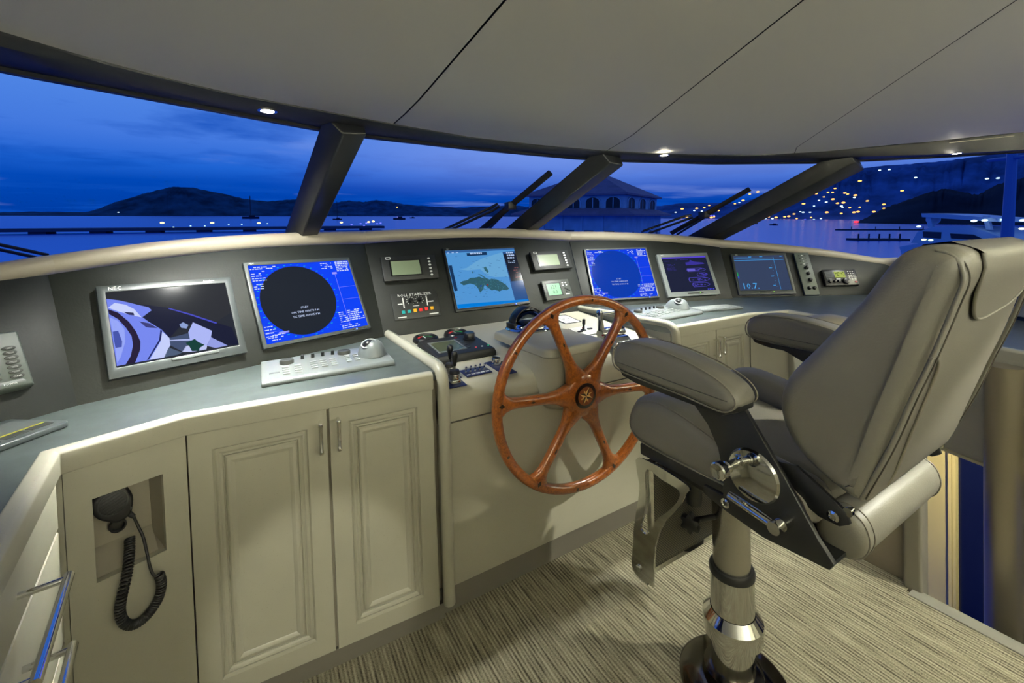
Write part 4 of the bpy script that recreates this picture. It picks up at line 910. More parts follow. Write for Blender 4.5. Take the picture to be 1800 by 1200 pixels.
for y in (.45, -.45):
    MB().lathe([(.021, .003), (.021, .010), (.018, .012), (.018, .028), (.016, .031)], 26, T(0, h*y, 0)).build('rotary_switch', CHROME, t, smooth=40)
    MB().box(-.004, .004, -.017, .017, .031, .036, T(0, h*y, 0) @ RZ(25)).build('pointer', SOFTB, t, bevel=.001)
# starboard side of the helm: diagram plate, thruster panel, throttle
t, w, h = plate_from('diagram_plate', 'white engraved diagram plate at the back of the helm console', 'control panel', [(990, 571), (1016, 567), (1000, 554), (971, 557)], WHITEINK, .004)
MB().ring(rrect(2*w, 2*h, .004, 2), rrect(2*w*.93, 2*h*.93, .003, 2), .004, .006).build('black_frame', SOFTB, t)
mb = MB()
for k in range(26):
    a, b_ = random.uniform(-.7, .6), random.uniform(-.7, .6); mb.box(w*a, w*(a+random.uniform(.03, .3)), h*b_, h*(b_+random.uniform(.03, .1)), .004, .0046)
mb.build('engraving', SOFTB, t, smooth=0)['kind'] = 'stuff'
t, w, h = plate_from('thruster_panel', 'pale thruster panel with a small black joystick', 'control panel', [(1020, 592), (1052, 586), (1035, 573), (1005, 577)], mat('pale_grey_plate', (205, 205, 198), .35), .004)
MB().lathe([(.016, .004), (.016, .008), (.007, .012), (.006, .034), (.009, .040), (.009, .062), (.006, .066)], 16, T(-w*.15, 0, 0)).build('joystick', SOFTB, t, smooth=40)
MB().prism(circ(.008, 14), .004, .012, T(w*.25, h*.45, 0)).build('orange_button', mat('orange_plastic', (220, 80, 30), .4), t, bevel=.001)
for x, y in ((-.7, -.2), (.65, .1)): MB().prism(rrect(.03, .014, .003), .004, .010, T(w*x, h*y, 0)).build('rocker_switch', SOFTB, t, bevel=.001)
Pth = onsurf(1082, 607); t = thing('throttle_control', 'chrome twin-lever engine throttle at the right of the wheel', 'throttle', frame(Pth, SX, SY) @ Matrix.Diagonal((.74, .74, .74, 1)))
MB().loft([[(sx*.075*k, y0*k2, z) for sx, y0 in ((-1, -.085), (1, -.085), (1, .11), (-1, .11))] for k, k2, z in ((1, 1, 0), (1, 1, .015), (.9, .9, .05), (.8, .6, .075))]).build('housing', CHROME, t, bevel=.012, seg=3, smooth=45)
MB().lathe([(.036, -.095), (.040, -.085), (.040, .085), (.036, .095)], 26, T(0, .045, .072) @ RY(90)).build('drum', CHROME, t, smooth=40)
for sx in (-1, 1):
    rg = [[(sx*.082+a*w_, b_*d_+off, z) for a, b_ in ((-1, -1), (1, -1), (1, 1), (-1, 1))] for z, w_, d_, off in ((.05, .012, .030, .045), (.10, .011, .024, .050), (.16, .010, .016, .062), (.19, .013, .020, .068), (.215, .013, .020, .072), (.225, .009, .013, .074))]
    lv = MB().loft(rg).build('lever', CHROME, t, bevel=.004, seg=3, smooth=45)
    MB().prism(rrect(.012, .07, .005), .0, .002, T(sx*.082+sx*.012, .056, .13) @ RY(90*sx) @ RZ(90)).build('grip_inlay', SOFTB, lv)
MB().tube([(-.085, .070, .195), (.085, .070, .195)], .009, 12).build('cross_bar', CHROME, t)
kpM = T(0, -.060, .052) @ RX(22)
MB().prism(rrect(.10, .075, .008), .0, .005, kpM).build('keypad_plate', SOFTB, t)
for r in range(3):
    for c in range(4): MB().prism(rrect(.018, .015, .004), .005, .008, kpM @ T(-.034+.0226*c, -.022+.022*r, 0)).build('keypad_key', WHITEINK if (r+c) % 2 else GREYP, t)
MB().prism(circ(.006, 12), 0, .003, T(-.096, .02, .075) @ RY(-90)).build('red_dot', MATS['red_plastic'], t)
# compass on the pod
cp = onz(930, 577, PZ); t = thing('compass', 'black and chrome domed steering compass on the helm pod', 'compass', T(cp.x, cp.y, PZ))
MB().lathe([(.112, 0), (.114, .004), (.108, .010), (.095, .014), (.09, .012)], 40).build('flange', CHROME, t, smooth=40)
MB().lathe([(.092, .012), (.090, .022), (.080, .030), (.074, .026), (.07, .015), (0, .013)], 36).build('bowl', CHROME, t, smooth=50)
MB().ball(.072, 28, T(0, 0, .018), half=True).build('dome', DOME, t, smooth=60)
MB().lathe([(.060, .02), (.062, .030), (.045, .036), (0, .036)], 30).build('compass_card', SOFTB, t)
rg = []
for i in range(17):
    a = R_(8+164*i/16); c_, s_ = math.cos(a), math.sin(a)
    rg.append([(r_*c_, yy, .016+r_*s_*1.02) for r_, yy in ((.080, -.012), (.087, -.012), (.087, .050), (.080, .050))])
MB().loft(rg).build('hood', SOFTB, t, bevel=.002, smooth=50)
for sx in (-1, 1): MB().box(sx*.086-.010, sx*.086+.010, -.02, .055, .006, .034).build('hood_bracket', SOFTB, t, bevel=.003)
# ------------------------------------------------------------------ steering wheel
wxc = 1.065; _d = ray(1023, 692); WC = O+_d*(wxc/_d.x); WR = .394
wt = R_(-3); Mw = frame(WC, (math.cos(R_(-2)), math.sin(R_(-2)), 0), (0, math.sin(wt), math.cos(wt)))   # local z towards the helmsman
wh = thing('steering_wheel', 'varnished wooden six-spoke steering wheel with a compass rose hub', 'wheel', Mw)
rm = WR-.021
WS = rm/.367
rg = []
for i in range(72):
    a = 2*math.pi*i/72; ring = []
    for j in range(14):
        b = 2*math.pi*j/14; r_ = rm+.021*math.cos(b)*(1-.12*math.cos(2*b)); ring.append((r_*math.cos(a), r_*math.sin(a), .0195*math.sin(b)))
    rg.append(ring)
rg.append(rg[0]); MB().loft(rg, caps=False).build('rim', TEAK, wh, smooth=60)
A0 = 175
rmi = rm-.012
for k in range(6):
    M_k = RZ(A0+60*k); rg = []
    for x, hw, hz in ((.045, .052, .021), (.080, .047, .021), (.105, .034, .0205), (.130, .0245, .0195), (.165, .0195, .019), (.22, .0185, .0185), (.28, .0185, .0185), (.312, .021, .0182), (.336, .032, .0175), (.352, .050, .015), (.364, .068, .011)):
        ring = []
        for j in range(14):
            b = 2*math.pi*j/14; yy = hw*math.cos(b); xx = x
            if x > .3: xx = math.sqrt(max(1e-6, x*x-yy*yy*.9)) if abs(yy) < x else x
            ring.append((xx*WS, yy, hz*math.copysign(abs(math.sin(b))**.7, math.sin(b))))
        rg.append(ring)
    sp = MB().loft(rg).build('spoke', TEAK, wh, M_k, smooth=60)
    MB().prism([(-.011, 0), (0, -.0045), (.011, 0), (0, .0045)], 0, .0012, M_k @ T(.235, 0, .0180)).build('inlay_diamond', TEAKD, sp, smooth=0)
    MB().prism([(-.013, 0), (0, -.008), (.013, 0), (0, .008)], 0, .0012, M_k @ T(rm-.010, 0, .0180)).build('inlay_diamond', TEAKD, sp, smooth=0)
    MB().prism([(-.005, -.004), (.005, -.004), (.005, .004), (-.005, .004)], 0, .001, RZ(A0+60*k+30) @ T(rm, 0, .0190)).build('inlay_plug', TEAKD, sp, smooth=0)
MB().lathe([(.080, -.020), (.086, -.012), (.086, .012), (.080, .0195), (.05, .0220), (0, .0220)], 48).build('hub', TEAK, wh, smooth=50)
MB().lathe([(.050, .021), (.050, .0240), (.046, .0250), (0, .0250)], 44).build('hub_medallion', TEAKD, wh, smooth=40)
MB().lathe([(.037, .0250), (.037, .0256), (0, .0256)], 40).build('medallion_field', mat('reddish_inlay_wood', (122, 62, 24), .35, coat=.5), wh)
for k in range(8):
    L_, w_ = (.034, .0085) if k % 2 else (.028, .0075)
    for s_, mt in ((1, mat('pale_inlay_wood', (224, 190, 122), .35, coat=.5)), (-1, TEAKD if k % 2 else mat('amber_inlay_wood', (196, 140, 70), .35, coat=.5))):
        MB().prism([(0, 0), (L_, 0), (L_*.28, s_*w_)], .0256, .0266, RZ(22+45*k) @ T(0, 0, .0003*(k % 2))).build('star_point', mt, wh, smooth=0)
MB().lathe([(.030, -.075), (.030, -.018)], 24).lathe([(.045, -.08), (.045, -.06), (.03, -.055)], 24).build('shaft', STEEL, wh, smooth=40)
# ------------------------------------------------------------------ helm chair (local frame: +y forward, origin on the floor at the pedestal)
CHX, CHY = 1.158, .756
ch = thing('helm_chair', 'grey leather helm chair on a chrome pedestal with a fold-down footrest', 'chair', T(CHX, CHY, 0))
# pedestal
MB().lathe([(.150, 0), (.150, .010), (.140, .018), (.085, .022), (.08, .05), (.062, .055)], 48).build('base_flange', mat('dark_reflection_chrome', (92, 89, 82), .12, metal=1), ch, smooth=40)  # chrome flange; the dark it mirrors is put into the metal colour
MB().lathe([(.059, .02), (.059, .338), (.054, .342)], 48).build('lower_column', CHROME, ch, smooth=40)
MB().lathe([(.066, .148), (.080, .158), (.082, .20), (.081, .205), (.0605, .228), (.060, .20)], 48).build('clamp_collar', CHROME, ch, smooth=30)
MB().lathe([(.052, .335), (.061, .337), (.062, .350), (.059, .356), (.052, .356)], 40).build('rubber_ring', RUBBER, ch, smooth=50)
MB().lathe([(.0505, .35), (.0505, .655)], 44).build('upper_column', STEEL, ch, smooth=40)
kn = MB()
pts = []
for i in range(48):
    a = 2*math.pi*i/48; r_ = .024+.005*math.cos(6*a); pts.append((r_*math.cos(a), r_*math.sin(a)))
kn.prism(pts, 0, .022, T(-.115, .045, .505) @ RY(-90) @ RX(20)).tube([(-.11, .045, .505), (-.04, .02, .505)], .008, 10)
kn.build('clamp_knob', RUBBER, ch, bevel=.003)
MB().tube([(-.098, .05, .55), (-.098, .05, .66)], .022, 14).build('cable_gland', BLACKM, ch)
# seat pan
MB().box(-.20, .20, -.34, .06, .665, .70).build('seat_pan', BLACKM, ch, bevel=.008)
MB().prism([(-.27, .70), (.125, .70), (.125, .735), (-.27, .735)], -.235, .235, Matrix(((0, 0, 1, 0), (1, 0, 0, 0), (0, 1, 0, 0), (0, 0, 0, 1)))).build('seat_base', BLACKM, ch, bevel=.006)
# seat cushions: two bolsters and a centre
bol = [(.158, .775), (.155, .815), (.130, .862), (.085, .884), (.03, .888), (-.05, .872), (-.13, .846), (-.20, .822), (-.30, .81), (-.33, .78), (-.32, .745), (-.15, .735), (.05, .735), (.13, .745)]
for sx, nm in ((-1, 'left'), (1, 'right')):
    b = MB().puffy([(y, z) for y, z in bol], .060, .035, 6, T(sx*.195, 0, 0), bulge=.006).build('seat_bolster', CHAIR_L, ch, smooth=60)
    P = resample([(y, z, 0) for y, z in bol], 60)
    pp = [(sx*.195+sx*.0515, p.x-.0, p.y) for p in P]
    cx_, cz_ = -.08, .80
    pp = [(x, cx_+(y-cx_)*.955, cz_+(z-cz_)*.87) for x, y, z in pp]
    MB().tube(pp, .0022, 6, closed=True).build('piping', PIPING, b, smooth=60)
mid = [(.135, .77), (.13, .80), (.10, .825), (.03, .835), (-.10, .815), (-.30, .80), (-.33, .77), (-.3, .735), (.08, .735)]
MB().puffy(mid, .145, .03, 5).build('seat_centre', CHAIR_L, ch, smooth=60)
# backrest
bk = [(-.262, .985), (-.263, .94), (-.285, .89), (-.33, .85), (-.395, .822), (-.418, .85), (-.442, .93), (-.472, 1.03), (-.498, 1.11), (-.523, 1.20), (-.541, 1.255), (-.535, 1.288), (-.505, 1.300), (-.470, 1.294), (-.443, 1.268), (-.40, 1.195), (-.335, 1.105), (-.282, 1.035)]
def bhw(y, z):
    t = min(max((z-.82)/.48, 0), 1); return .232+.012*math.sin(t*math.pi)-.006*t
br = MB().puffy(bk, bhw, .034, 7, np_=64).build('backrest', CHAIR_L, ch, smooth=60)
# seams with piping around the back panel, both sides
bkl = [(-.398, .832), (-.442, .945), (-.474, 1.045), (-.499, 1.120), (-.523, 1.205), (-.533, 1.248), (-.522, 1.280), (-.50, 1.292)]
for sx in (-1, 1):
    for off, r_, mt, nm in ((0., .0036, CHAIR_L, 'piping'), (.010, .0012, STITCH, 'stitching')):
        P = resample([(y, z, 0) for y, z in bkl], 40, False); path = []
        for p in P: path.append((sx*(bhw(p.x, p.y)-.0115-off*.55), p.x-.0035-off*.55, p.y))
        MB().tube(path, r_, 7).build(nm, mt, br, smooth=60)
# headrest flap over the top of the back and the lower pocket panel
def back_y(z):
    tab = [(.822, -.400), (.85, -.419), (.93, -.444), (1.03, -.474), (1.11, -.500), (1.20, -.526), (1.255, -.544), (1.288, -.541), (1.302, -.515)]
    for (a, ya), (b_, yb) in zip(tab, tab[1:]):
        if a <= z <= b_: return ya+(yb-ya)*(z-a)/(b_-a)
    return tab[0][1] if z < tab[0][0] else tab[-1][1]
def flap(x0, x1, zl, th, top=True):
    rows = []
    zs = [zl(0)+0]*0
    N_ = 20
    for j in range(N_+1):
        u = j/N_; x = x0+(x1-x0)*u; zb = zl(u); row = []
        for i in range(13):
            t = i/12; z = zb+(1.292-zb)*t; row.append((x, back_y(z)-th, z))
        if top: row += [(x, -.505, 1.302+th), (x, -.470, 1.297+th), (x, -.445, 1.272+th)]
        rows.append(row)
    mb = MB().loft(rows, caps=False, closed=False)
    return mb
fl = flap(-.150, .222, lambda u: 1.150+.07*(2*u-1)**4+.035*u, .0025)
fl.build('headrest_flap', CHAIR_L, br, smooth=60, fix=False)
rim_ = [(-.150+.372*j/40, 0, 0) for j in range(41)]
path = [(-.150, back_y(z)-.002, z) for z in (1.285, 1.26, 1.24)]+[(-.150+.372*u, back_y(1.150+.07*(2*u-1)**4+.035*u)-.003, 1.150+.07*(2*u-1)**4+.035*u) for u in [k/40 for k in range(41)]]+[(.222, back_y(z)-.002, z) for z in (1.27, 1.285)]
MB().tube(path, .0028, 7).build('flap_edge', CHAIR_L, br, smooth=60)
path = [(-.236, back_y(1.118)-.0005, 1.118), (-.205, back_y(1.112)-.0015, 1.112), (-.178, back_y(1.09)-.0015, 1.09), (-.165, back_y(1.05)-.0015, 1.05), (-.160, back_y(1.0)-.0015, 1.0), (-.155, back_y(.94)-.0015, .94), (-.145, back_y(.88)-.0015, .88), (-.14, back_y(.84)-.0015, .84)]
MB().tube(resample(path, 30, False), .0024, 7).build('side_panel_seam', PIPING, br, smooth=60)
# lower rear roll
rrp = [(-.312, .725), (-.325, .765), (-.358, .782), (-.390, .770), (-.402, .735), (-.390, .700), (-.360, .684), (-.328, .692)]
rr_ = MB().puffy(rrp, .205, .022, 5).build('lumbar_roll', CHAIR_L, ch, smooth=60)
P = resample([(y, z, 0) for y, z in rrp], 40)
for x in (-.186, -.165, .186): MB().tube([(x, -.357+(p.x+.357)*1.012, .733+(p.y-.733)*1.012) for p in P], .0018, 6, closed=True).build('piping', PIPING, rr_, smooth=60)
# armrests
arm = [(.112, .996), (.108, 1.024), (.088, 1.046), (.05, 1.060), (-.03, 1.062), (-.11, 1.052), (-.18, 1.035), (-.225, 1.014), (-.243, .990), (-.234, .968), (-.205, .956), (-.12, .962), (-.02, .966), (.06, .970), (.10, .977)]
PLT = Matrix(((0, 0, 1, 0), (1, 0, 0, 0), (0, 1, 0, 0), (0, 0, 0, 1)))
for sx in (-1, 1):
    o = MB().puffy(arm, .043, .024, 6, T(sx*.308, 0, 0)).build('armrest', CHAIR_L, ch, smooth=60)
    P = resample([(y, z, 0) for y, z in arm], 70)
    for dx in (-.030, .030): MB().tube([(sx*.308+dx*1.28, -.065+(p.x+.065)*.985, 1.01+(p.y-1.01)*.93) for p in P], .0018, 6, closed=True).build('piping', PIPING, o, smooth=60)
    MB().prism([(.105, .985), (.085, .958), (.04, .950), (-.2, .945), (-.24, .965), (-.24, .985)], sx*.308-.028, sx*.308+.028, PLT).build('armrest_tray', BLACKM, ch, bevel=.004)
    br_ = [(.03, .968), (-.03, .950), (-.085, .925), (-.125, .885), (-.150, .84), (-.162, .78), (-.160, .735), (-.11, .735), (-.11, .715), (-.165, .702), (-.250, .690), (-.372, .700), (-.380, .715), (-.355, .745), (-.30, .83), (-.258, .89), (-.215, .95), (-.20, .965)]
    pl = MB().prism(br_, sx*.268-.006, sx*.268+.006, PLT).build('side_bracket', BLACKM, ch, bevel=.002)
    MB().lathe([(.054, 0), (.056, .003), (.052, .008), (.030, .011), (0, .012)], 40, T(sx*.274, -.232, .815) @ RY(90*sx)).build('pivot_disc', CHROME, pl, smooth=40)
    MB().lathe([(.015, .008), (.015, .014), (.009, .016), (.009, .045), (.012, .047), (.012, .052), (.009, .055), (.009, .066), (.0185, .068), (.0185, .082), (.016, .085), (.010, .083)], 26, T(sx*.274, -.205, .835) @ RY(90*sx)).build('adjuster_knob', CHROME, pl, smooth=35)
    MB().tube([(sx*.30, -.192, .762), (sx*.30, -.292, .747)], [.0085, .0095], 12, flat=.7).lathe([(.0125, -.012), (.0135, 0), (.0125, .012)], 20, T(sx*.30, -.292, .747) @ RY(90)).lathe([(.012, 0), (.012, .026)], 18, T(sx*.274, -.300, .755) @ RY(90*sx)).build('recline_lever', CHROME, pl, smooth=40)
    MB().lathe([(.0105, 0), (.0105, .004), (.006, .006), (.005, .004)], 18, T(sx*.274, -.168, .722) @ RY(90*sx)).build('bolt', CHROME, pl, smooth=35)
    rp_ = [(-.235, .845), (-.30, .855), (-.345, .83), (-.385, .805), (-.392, .785), (-.375, .772), (-.34, .772), (-.30, .79), (-.24, .80)]
    r2 = MB().prism(rp_, sx*.236-.005, sx*.236+.005, PLT).build('back_bracket', BLACKM, ch, bevel=.002)
    MB().lathe([(.0105, 0), (.0105, .004), (.006, .006), (.005, .004)], 18, T(sx*.241, -.366, .788) @ RY(90*sx)).build('bolt', CHROME, r2, smooth=35)
    MB().lathe([(.005, 0), (.005, .008), (.008, .010), (.008, .018)], 16, T(sx*.222, -.388, .806) @ RY(90*sx)).build('thumb_screw', CHROME, r2, smooth=35)
MB().box(-.262, .262, -.37, -.15, .698, .706).build('cross_plate', BLACKM, ch)
# footrest
fb_ = [(.122, .694), (-.040, .694), (-.036, .664), (-.012, .615), (.034, .55), (.063, .48), (.073, .42), (.076, .345), (.152, .345), (.148, .44), (.136, .52), (.118, .61)]
hole = [(.092, .672), (.038, .670), (-.017, .666), (-.012, .636), (.018, .594), (.056, .551), (.092, .488), (.118, .490), (.106, .531), (.096, .590)]
for sx in (-1, 1):
    P = resample([(y, z, 0) for y, z in fb_], 64); H_ = resample([(y, z, 0) for y, z in hole], 64)
    # align start points of both outlines by angle around the hole centre
    c = sum(H_, Vector())/64
    Pa = []
    for h_ in H_:
        d = (h_-c); d.z = 0; best = None
        for p in [P[i]+(P[(i+1) % 64]-P[i])*k/4 for i in range(64) for k in range(4)]:
            v = p-c; cr_ = d.x*v.y-d.y*v.x; dt = d.dot(v)
            if dt > 0:
                an = abs(cr_)/(v.length*d.length+1e-9)
                if best is None or an < best[0]: best = (an, p)
        Pa.append(best[1])
    full = MB().prism([(p.x, p.y) for p in P if p.y < .505]+[], sx*.243-.003, sx*.243+.003, PLT) if False else None
    low = [(.066, .47), (.070, .43), (.074, .39), (.076, .345), (.152, .345), (.149, .40), (.142, .48)]
    mb = MB().ring([(p.x, p.y) for p in Pa], [(h_.x, h_.y) for h_ in H_], sx*.243-.003, sx*.243+.003, PLT)
    mb.prism(low, sx*.243-.0029, sx*.243+.0029, PLT)
    b = mb.build('footrest_bracket', CHROME, ch, smooth=40)
    MB().lathe([(.009, 0), (.009, .004), (.004, .006)], 16, T(sx*.246, .128, .367) @ RY(90*sx)).build('bolt', CHROME, b, smooth=35)
def mesh_mat():
    m = bpy.data.materials.new('black_speaker_mesh'); m.use_nodes = True; t = m.node_tree; b = t.nodes['Principled BSDF']
    tc = t.nodes.new('ShaderNodeTexCoord'); ck = t.nodes.new('ShaderNodeTexChecker'); ck.inputs['Scale'].default_value = 260; ck.inputs[1].default_value = s2l((92, 88, 74)); ck.inputs[2].default_value = s2l((14, 14, 14))
    t.links.new(tc.outputs['Object'], ck.inputs[0]); t.links.new(ck.outputs[0], b.inputs['Base Color']); b.inputs['Roughness'].default_value = .5; return m
MB().box(-.232, .232, .090, .096, .385, .69).build('footrest_mesh', mesh_mat(), ch, smooth=0)
MB().ring([(-.238, .374), (.238, .374), (.238, .694), (-.238, .694)], [(-.226, .388), (.226, .388), (.226, .684), (-.226, .684)], .084, .100, Matrix(((1, 0, 0, 0), (0, 0, 1, 0), (0, 1, 0, 0), (0, 0, 0, 1)))).build('footrest_frame', CHROME, ch)
# ------------------------------------------------------------------ radio microphone in the niche
Pm = fM @ Vector((.090, .697, -.042))
Mm = frame(Pm, md, (0, 0, 1)) @ RZ(22) @ RX(-8) @ Matrix.Diagonal((1.22, 1.22, 1.22, 1))
mic = thing('radio_microphone', 'black radio fist microphone with coiled cord hanging in the locker niche', 'microphone', Mm)
mp_ = [(-.030, .020), (-.024, .036), (0, .042), (.024, .036), (.030, .020), (.029, -.004), (.020, -.022), (.010, -.034), (-.010, -.034), (-.020, -.022), (-.029, -.004)]
P = resample([(x, y, 0) for x, y in mp_], 40)
MB().loft([[(p.x*k, p.y*k, z) for p in P] for k, z in ((.86, -.018), (1, -.010), (1, .010), (.93, .019), (.80, .022))]).build('body', RUBBER, mic, smooth=50)
for k in range(7): MB().box(-.017, .017, -.0008, .0008, .021, .0232, T(0, .026-.0058*k, 0)).build('grille_slat', BLACKP, mic)
MB().ring(circ(.0235, 26, 0, .009), circ(.0215, 26, 0, .009), .021, .0235).build('grille_ring', BLACKP, mic)
MB().box(.008, .018, -.024, -.018, .019, .0215).build('key', BLACKP, mic)
MB().tube([(.008, -.030, .002), (.012, -.046, .004)], [.006, .004], 12).build('strain_relief', RUBBER, mic)
iv = Mm.inverted()
def mp(px, py, off): return iv @ onpl(px, py, fM @ Vector((0, 0, off)), (fM.to_3x3() @ Vector((0, 0, 1))))
MB().tube(resample([Vector((.012, -.044, .004)), mp(243, 925, -.03), mp(252, 945, -.015), mp(259, 975, .010), mp(265, 1000, .014), mp(272, 1012, .016), mp(280, 1010, .016)], 30, False), .0026, 8).build('straight_cord', RUBBER, mic, smooth=60)
axis = resample([mp(228, 945, -.045), mp(228, 965, -.03), mp(226, 990, .0), mp(222, 1015, .014), mp(214, 1050, .015), mp(211, 1075, .015), mp(218, 1094, .015), mp(234, 1098, .015), mp(252, 1088, .015), mp(268, 1070, .015), mp(280, 1048, .015), mp(284, 1025, .016), mp(280, 1010, .016)], 200, False)
coil = []; turns = 58; up = None; NN = 1000
for i in range(NN):
    t = i/(NN-1)*(len(axis)-1); a = min(int(t), len(axis)-2); p = axis[a].lerp(axis[a+1], t-a); d = (axis[min(a+2, len(axis)-1)]-axis[max(a-1, 0)]).normalized()
    up = d.orthogonal().normalized() if up is None else (up-d*up.dot(d)).normalized()
    w_ = d.cross(up); an = 2*math.pi*turns*i/(NN-1); coil.append(p+up*.0072*math.cos(an)+w_*.0072*math.sin(an))
MB().tube(coil, .0023, 6).build('coiled_cord', RUBBER, mic, smooth=60)
# ------------------------------------------------------------------ ceiling and header light fittings (the spot lamps sit inside)
LENS = glow((255, 246, 222), 28)
def fitting(name, label, cat, p, r, grp, lit=True):
    t = thing(name, label, cat, T(*p), grp)
    MB().trim([(r, 0), (r*1.35, 0), (r*1.38, -.003), (r*1.05, -.004), (r, -.003)], 28).build('trim_ring', CHROME, t, smooth=40)
    MB().lathe([(r*.95, -.0035), (r*.95, -.002), (0, -.002)], 24).build('lens', LENS if lit else mat('unlit_lens', (120, 126, 130), .2), t)
labs = ['lit downlight in the dark header above the camera monitor', 'lit downlight in the dark header right of the middle window pillar', 'lit downlight in the dark header near the right edge', 'lit downlight in the dark header beyond the left edge']
for p, lb in zip(HDR_SPOTS, labs): fitting('header_downlight', lb, 'downlight', (p[0], p[1], 1.7825), .021, 'header downlights')
cl = ['ceiling downlight over the stairwell', 'added ceiling spotlight pooling light on the port cabinet doors', 'ceiling downlight aft of the camera', 'ceiling downlight behind the helm chair', 'ceiling downlight in the aft port corner']
for p, lb in zip(CEIL_SPOTS, cl): fitting('ceiling_downlight', lb, 'downlight', (p[0], p[1], ceil_z(p[1])-.001), .035, 'ceiling downlights')
# ------------------------------------------------------------------ starboard stairwell and side
NOSE = thing('step_nosing', 'grey metal nosing along the carpet edge at the stairwell', 'trim', T(2.0, -.6, 0))
MB().box(-.02, .035, -1.7, 1.21, -.035, .004).build('nosing_strip', mat('grey_anodised', (150, 148, 136), .4, metal=.3), NOSE, bevel=.002)
MB().box(.014, .030, -1.7, .93, .004, .006).build('grip_insert', RUBBER, NOSE)
col_ = thing('corner_column', 'slim grey column at the front corner of the stairwell', 'column', T(2.055, .61, 0))
MB().prism(rrect(.07, .055, .012, 4), -.5, .62).build('shaft', GREYCOL, col_, smooth=40)
bh = thing('stairwell_bulkhead', 'taupe fabric covered low bulkhead behind the chair', 'bulkhead', T(2.06, .85, 0))
MB().box(-.01, .03, -.21, .20, 0, .50).build('fabric_panel', TAUPE, bh, bevel=.004)
# post with hand-rail stubs
pp = onz(1767, 1125, 0); post = thing('hand_rail_post', 'champagne metal stair post with side rungs at the right edge', 'post', T(2.268, .43, 0))
MB().lathe([(.0503, -1.2), (.0503, .832)], 36).build('tube', BRONZE, post, smooth=40)
for z in (-.045, .285): 
    MB().tube([(.0, -.03, z), (.03, -.08, z), (.10, -.40, z)], .015, 12).build('rung', BRONZE, post, smooth=50)
# far side door below: lit frame, dark window
dr = thing('door_1', 'cream lit side door frame with dark glass down the stairwell', None, T(3.0, .4, -.9), kind='structure')
Md = T(-3.0, -.4, .9)
def dpt(px, py): return onpl(px, py, (3.0, 0, 0), Vector((1, 0, 0)))
ya, yb, yc, ye = dpt(1629, 900).y, dpt(1667, 900).y, dpt(1674, 900).y, dpt(1681, 900).y
MB().box(3.0, 3.06, yb, ya+.30, -1.2, .80).build('frame', CREAM, dr, Md, smooth=0)
MB().box(2.985, 3.05, yc, yb-.002, -1.2, .80).build('frame_bead', CREAM, dr, Md, smooth=0)
MB().box(2.99, 3.05, ye, yc-.002, -1.2, .80).build('frame_bead', CREAM, dr, Md, smooth=0)
MB().box(3.03, 3.05, -1.6, ye-.004, -1.2, .80).build('glass', mat('dark_night_glass', (16, 22, 56), .12), dr, Md, smooth=0)
tag(MB().box(2.0, 4.3, -2.3, .66, -1.25, -1.2).box(2.0, 2.02, -2.3, .6, -1.2, -.03).build('floor_lower', PLINTH, smooth=0), 'dark landing at the foot of the stairwell', kind='structure')
lamp('stairwell_lamp', (2.45, .30, .40), 34, aim=(.8, .1, -.55), angle=120, col=(1, .86, .5))
fitting('stairwell_light', 'small light under the starboard worktop over the stairs', 'downlight', (2.45, .30, .43), .025, 'stairwell lights')
for l_, r_, a_, b_ in FILL_STRIPS:  # trays made up to go with the added ceiling fill
    t = thing('added_fill_tray', 'pale tray added below the unseen fill light by the '+('aft wall' if a_ > b_ else ('starboard wall' if l_[0] > 1 else 'port wall')), 'light fitting', T(*l_), 'added fill trays')
    MB().box(-a_/2-.03, a_/2+.03, -b_/2-.03, b_/2+.03, -.03, -.02).build('tray', PAINT, t)
# starboard side ledge beyond the chair: pale panel with a dark outlet
P0 = onpl(1800, 535, DR3.c, DR3.n)
u, v = DR3.uv(1792, 530)
lp = thing('side_outlet_panel', 'pale panel with a dark square outlet right of the chair back', 'panel', DR3.at(u, v))
MB().box(-.10, .42, -.075, .085, 0, .012).build('plate', PAINT, lp, bevel=.002)
MB().ring(rrect(.085, .085, .004, 2), rrect(.06, .06, .003, 2), .012, .018).build('outlet_frame', GREYCOL, lp)
MB().box(-.03, .03, -.03, .03, .012, .014).build('outlet', SOFTB, lp, smooth=0)
# rounded cushions on the starboard wing
for (px, py, rx, ry, lb) in ((1424, 572, .060, .045, 'small rounded beige bolster on the starboard rail nearer the corner'), (1462, 578, .10, .065, 'larger rounded beige bolster on the starboard rail beside the chair back')):
    c = onz(px, py-6, .900); t = thing('rail_bolster', lb, 'cushion', T(c.x, c.y, .884))
    MB().ball(1, 24, Matrix.Diagonal((rx*1.1, rx*1.3, ry, 1))).build('pad', LEATHER, t, smooth=60)
# fillers behind the joints
tag(MB().prism([(-.52, 1.42), (-.47, 1.49), (-.25, 1.58), (-.205, 1.49), (-.195, 1.49), (-.195, 1.62), (-.56, 1.62)], 0, .85).prism([(-.49, .3), (-.44, 1.33), (-.5, 1.4), (-.6, .3)], 0, .83).prism([(2.35, 1.425), (2.63, 1.35), (2.7, 1.5), (2.35, 1.5)], 0, .84).build('wall_console', PAINT_IN, smooth=0), 'beige console sides behind the lockers', kind='structure')
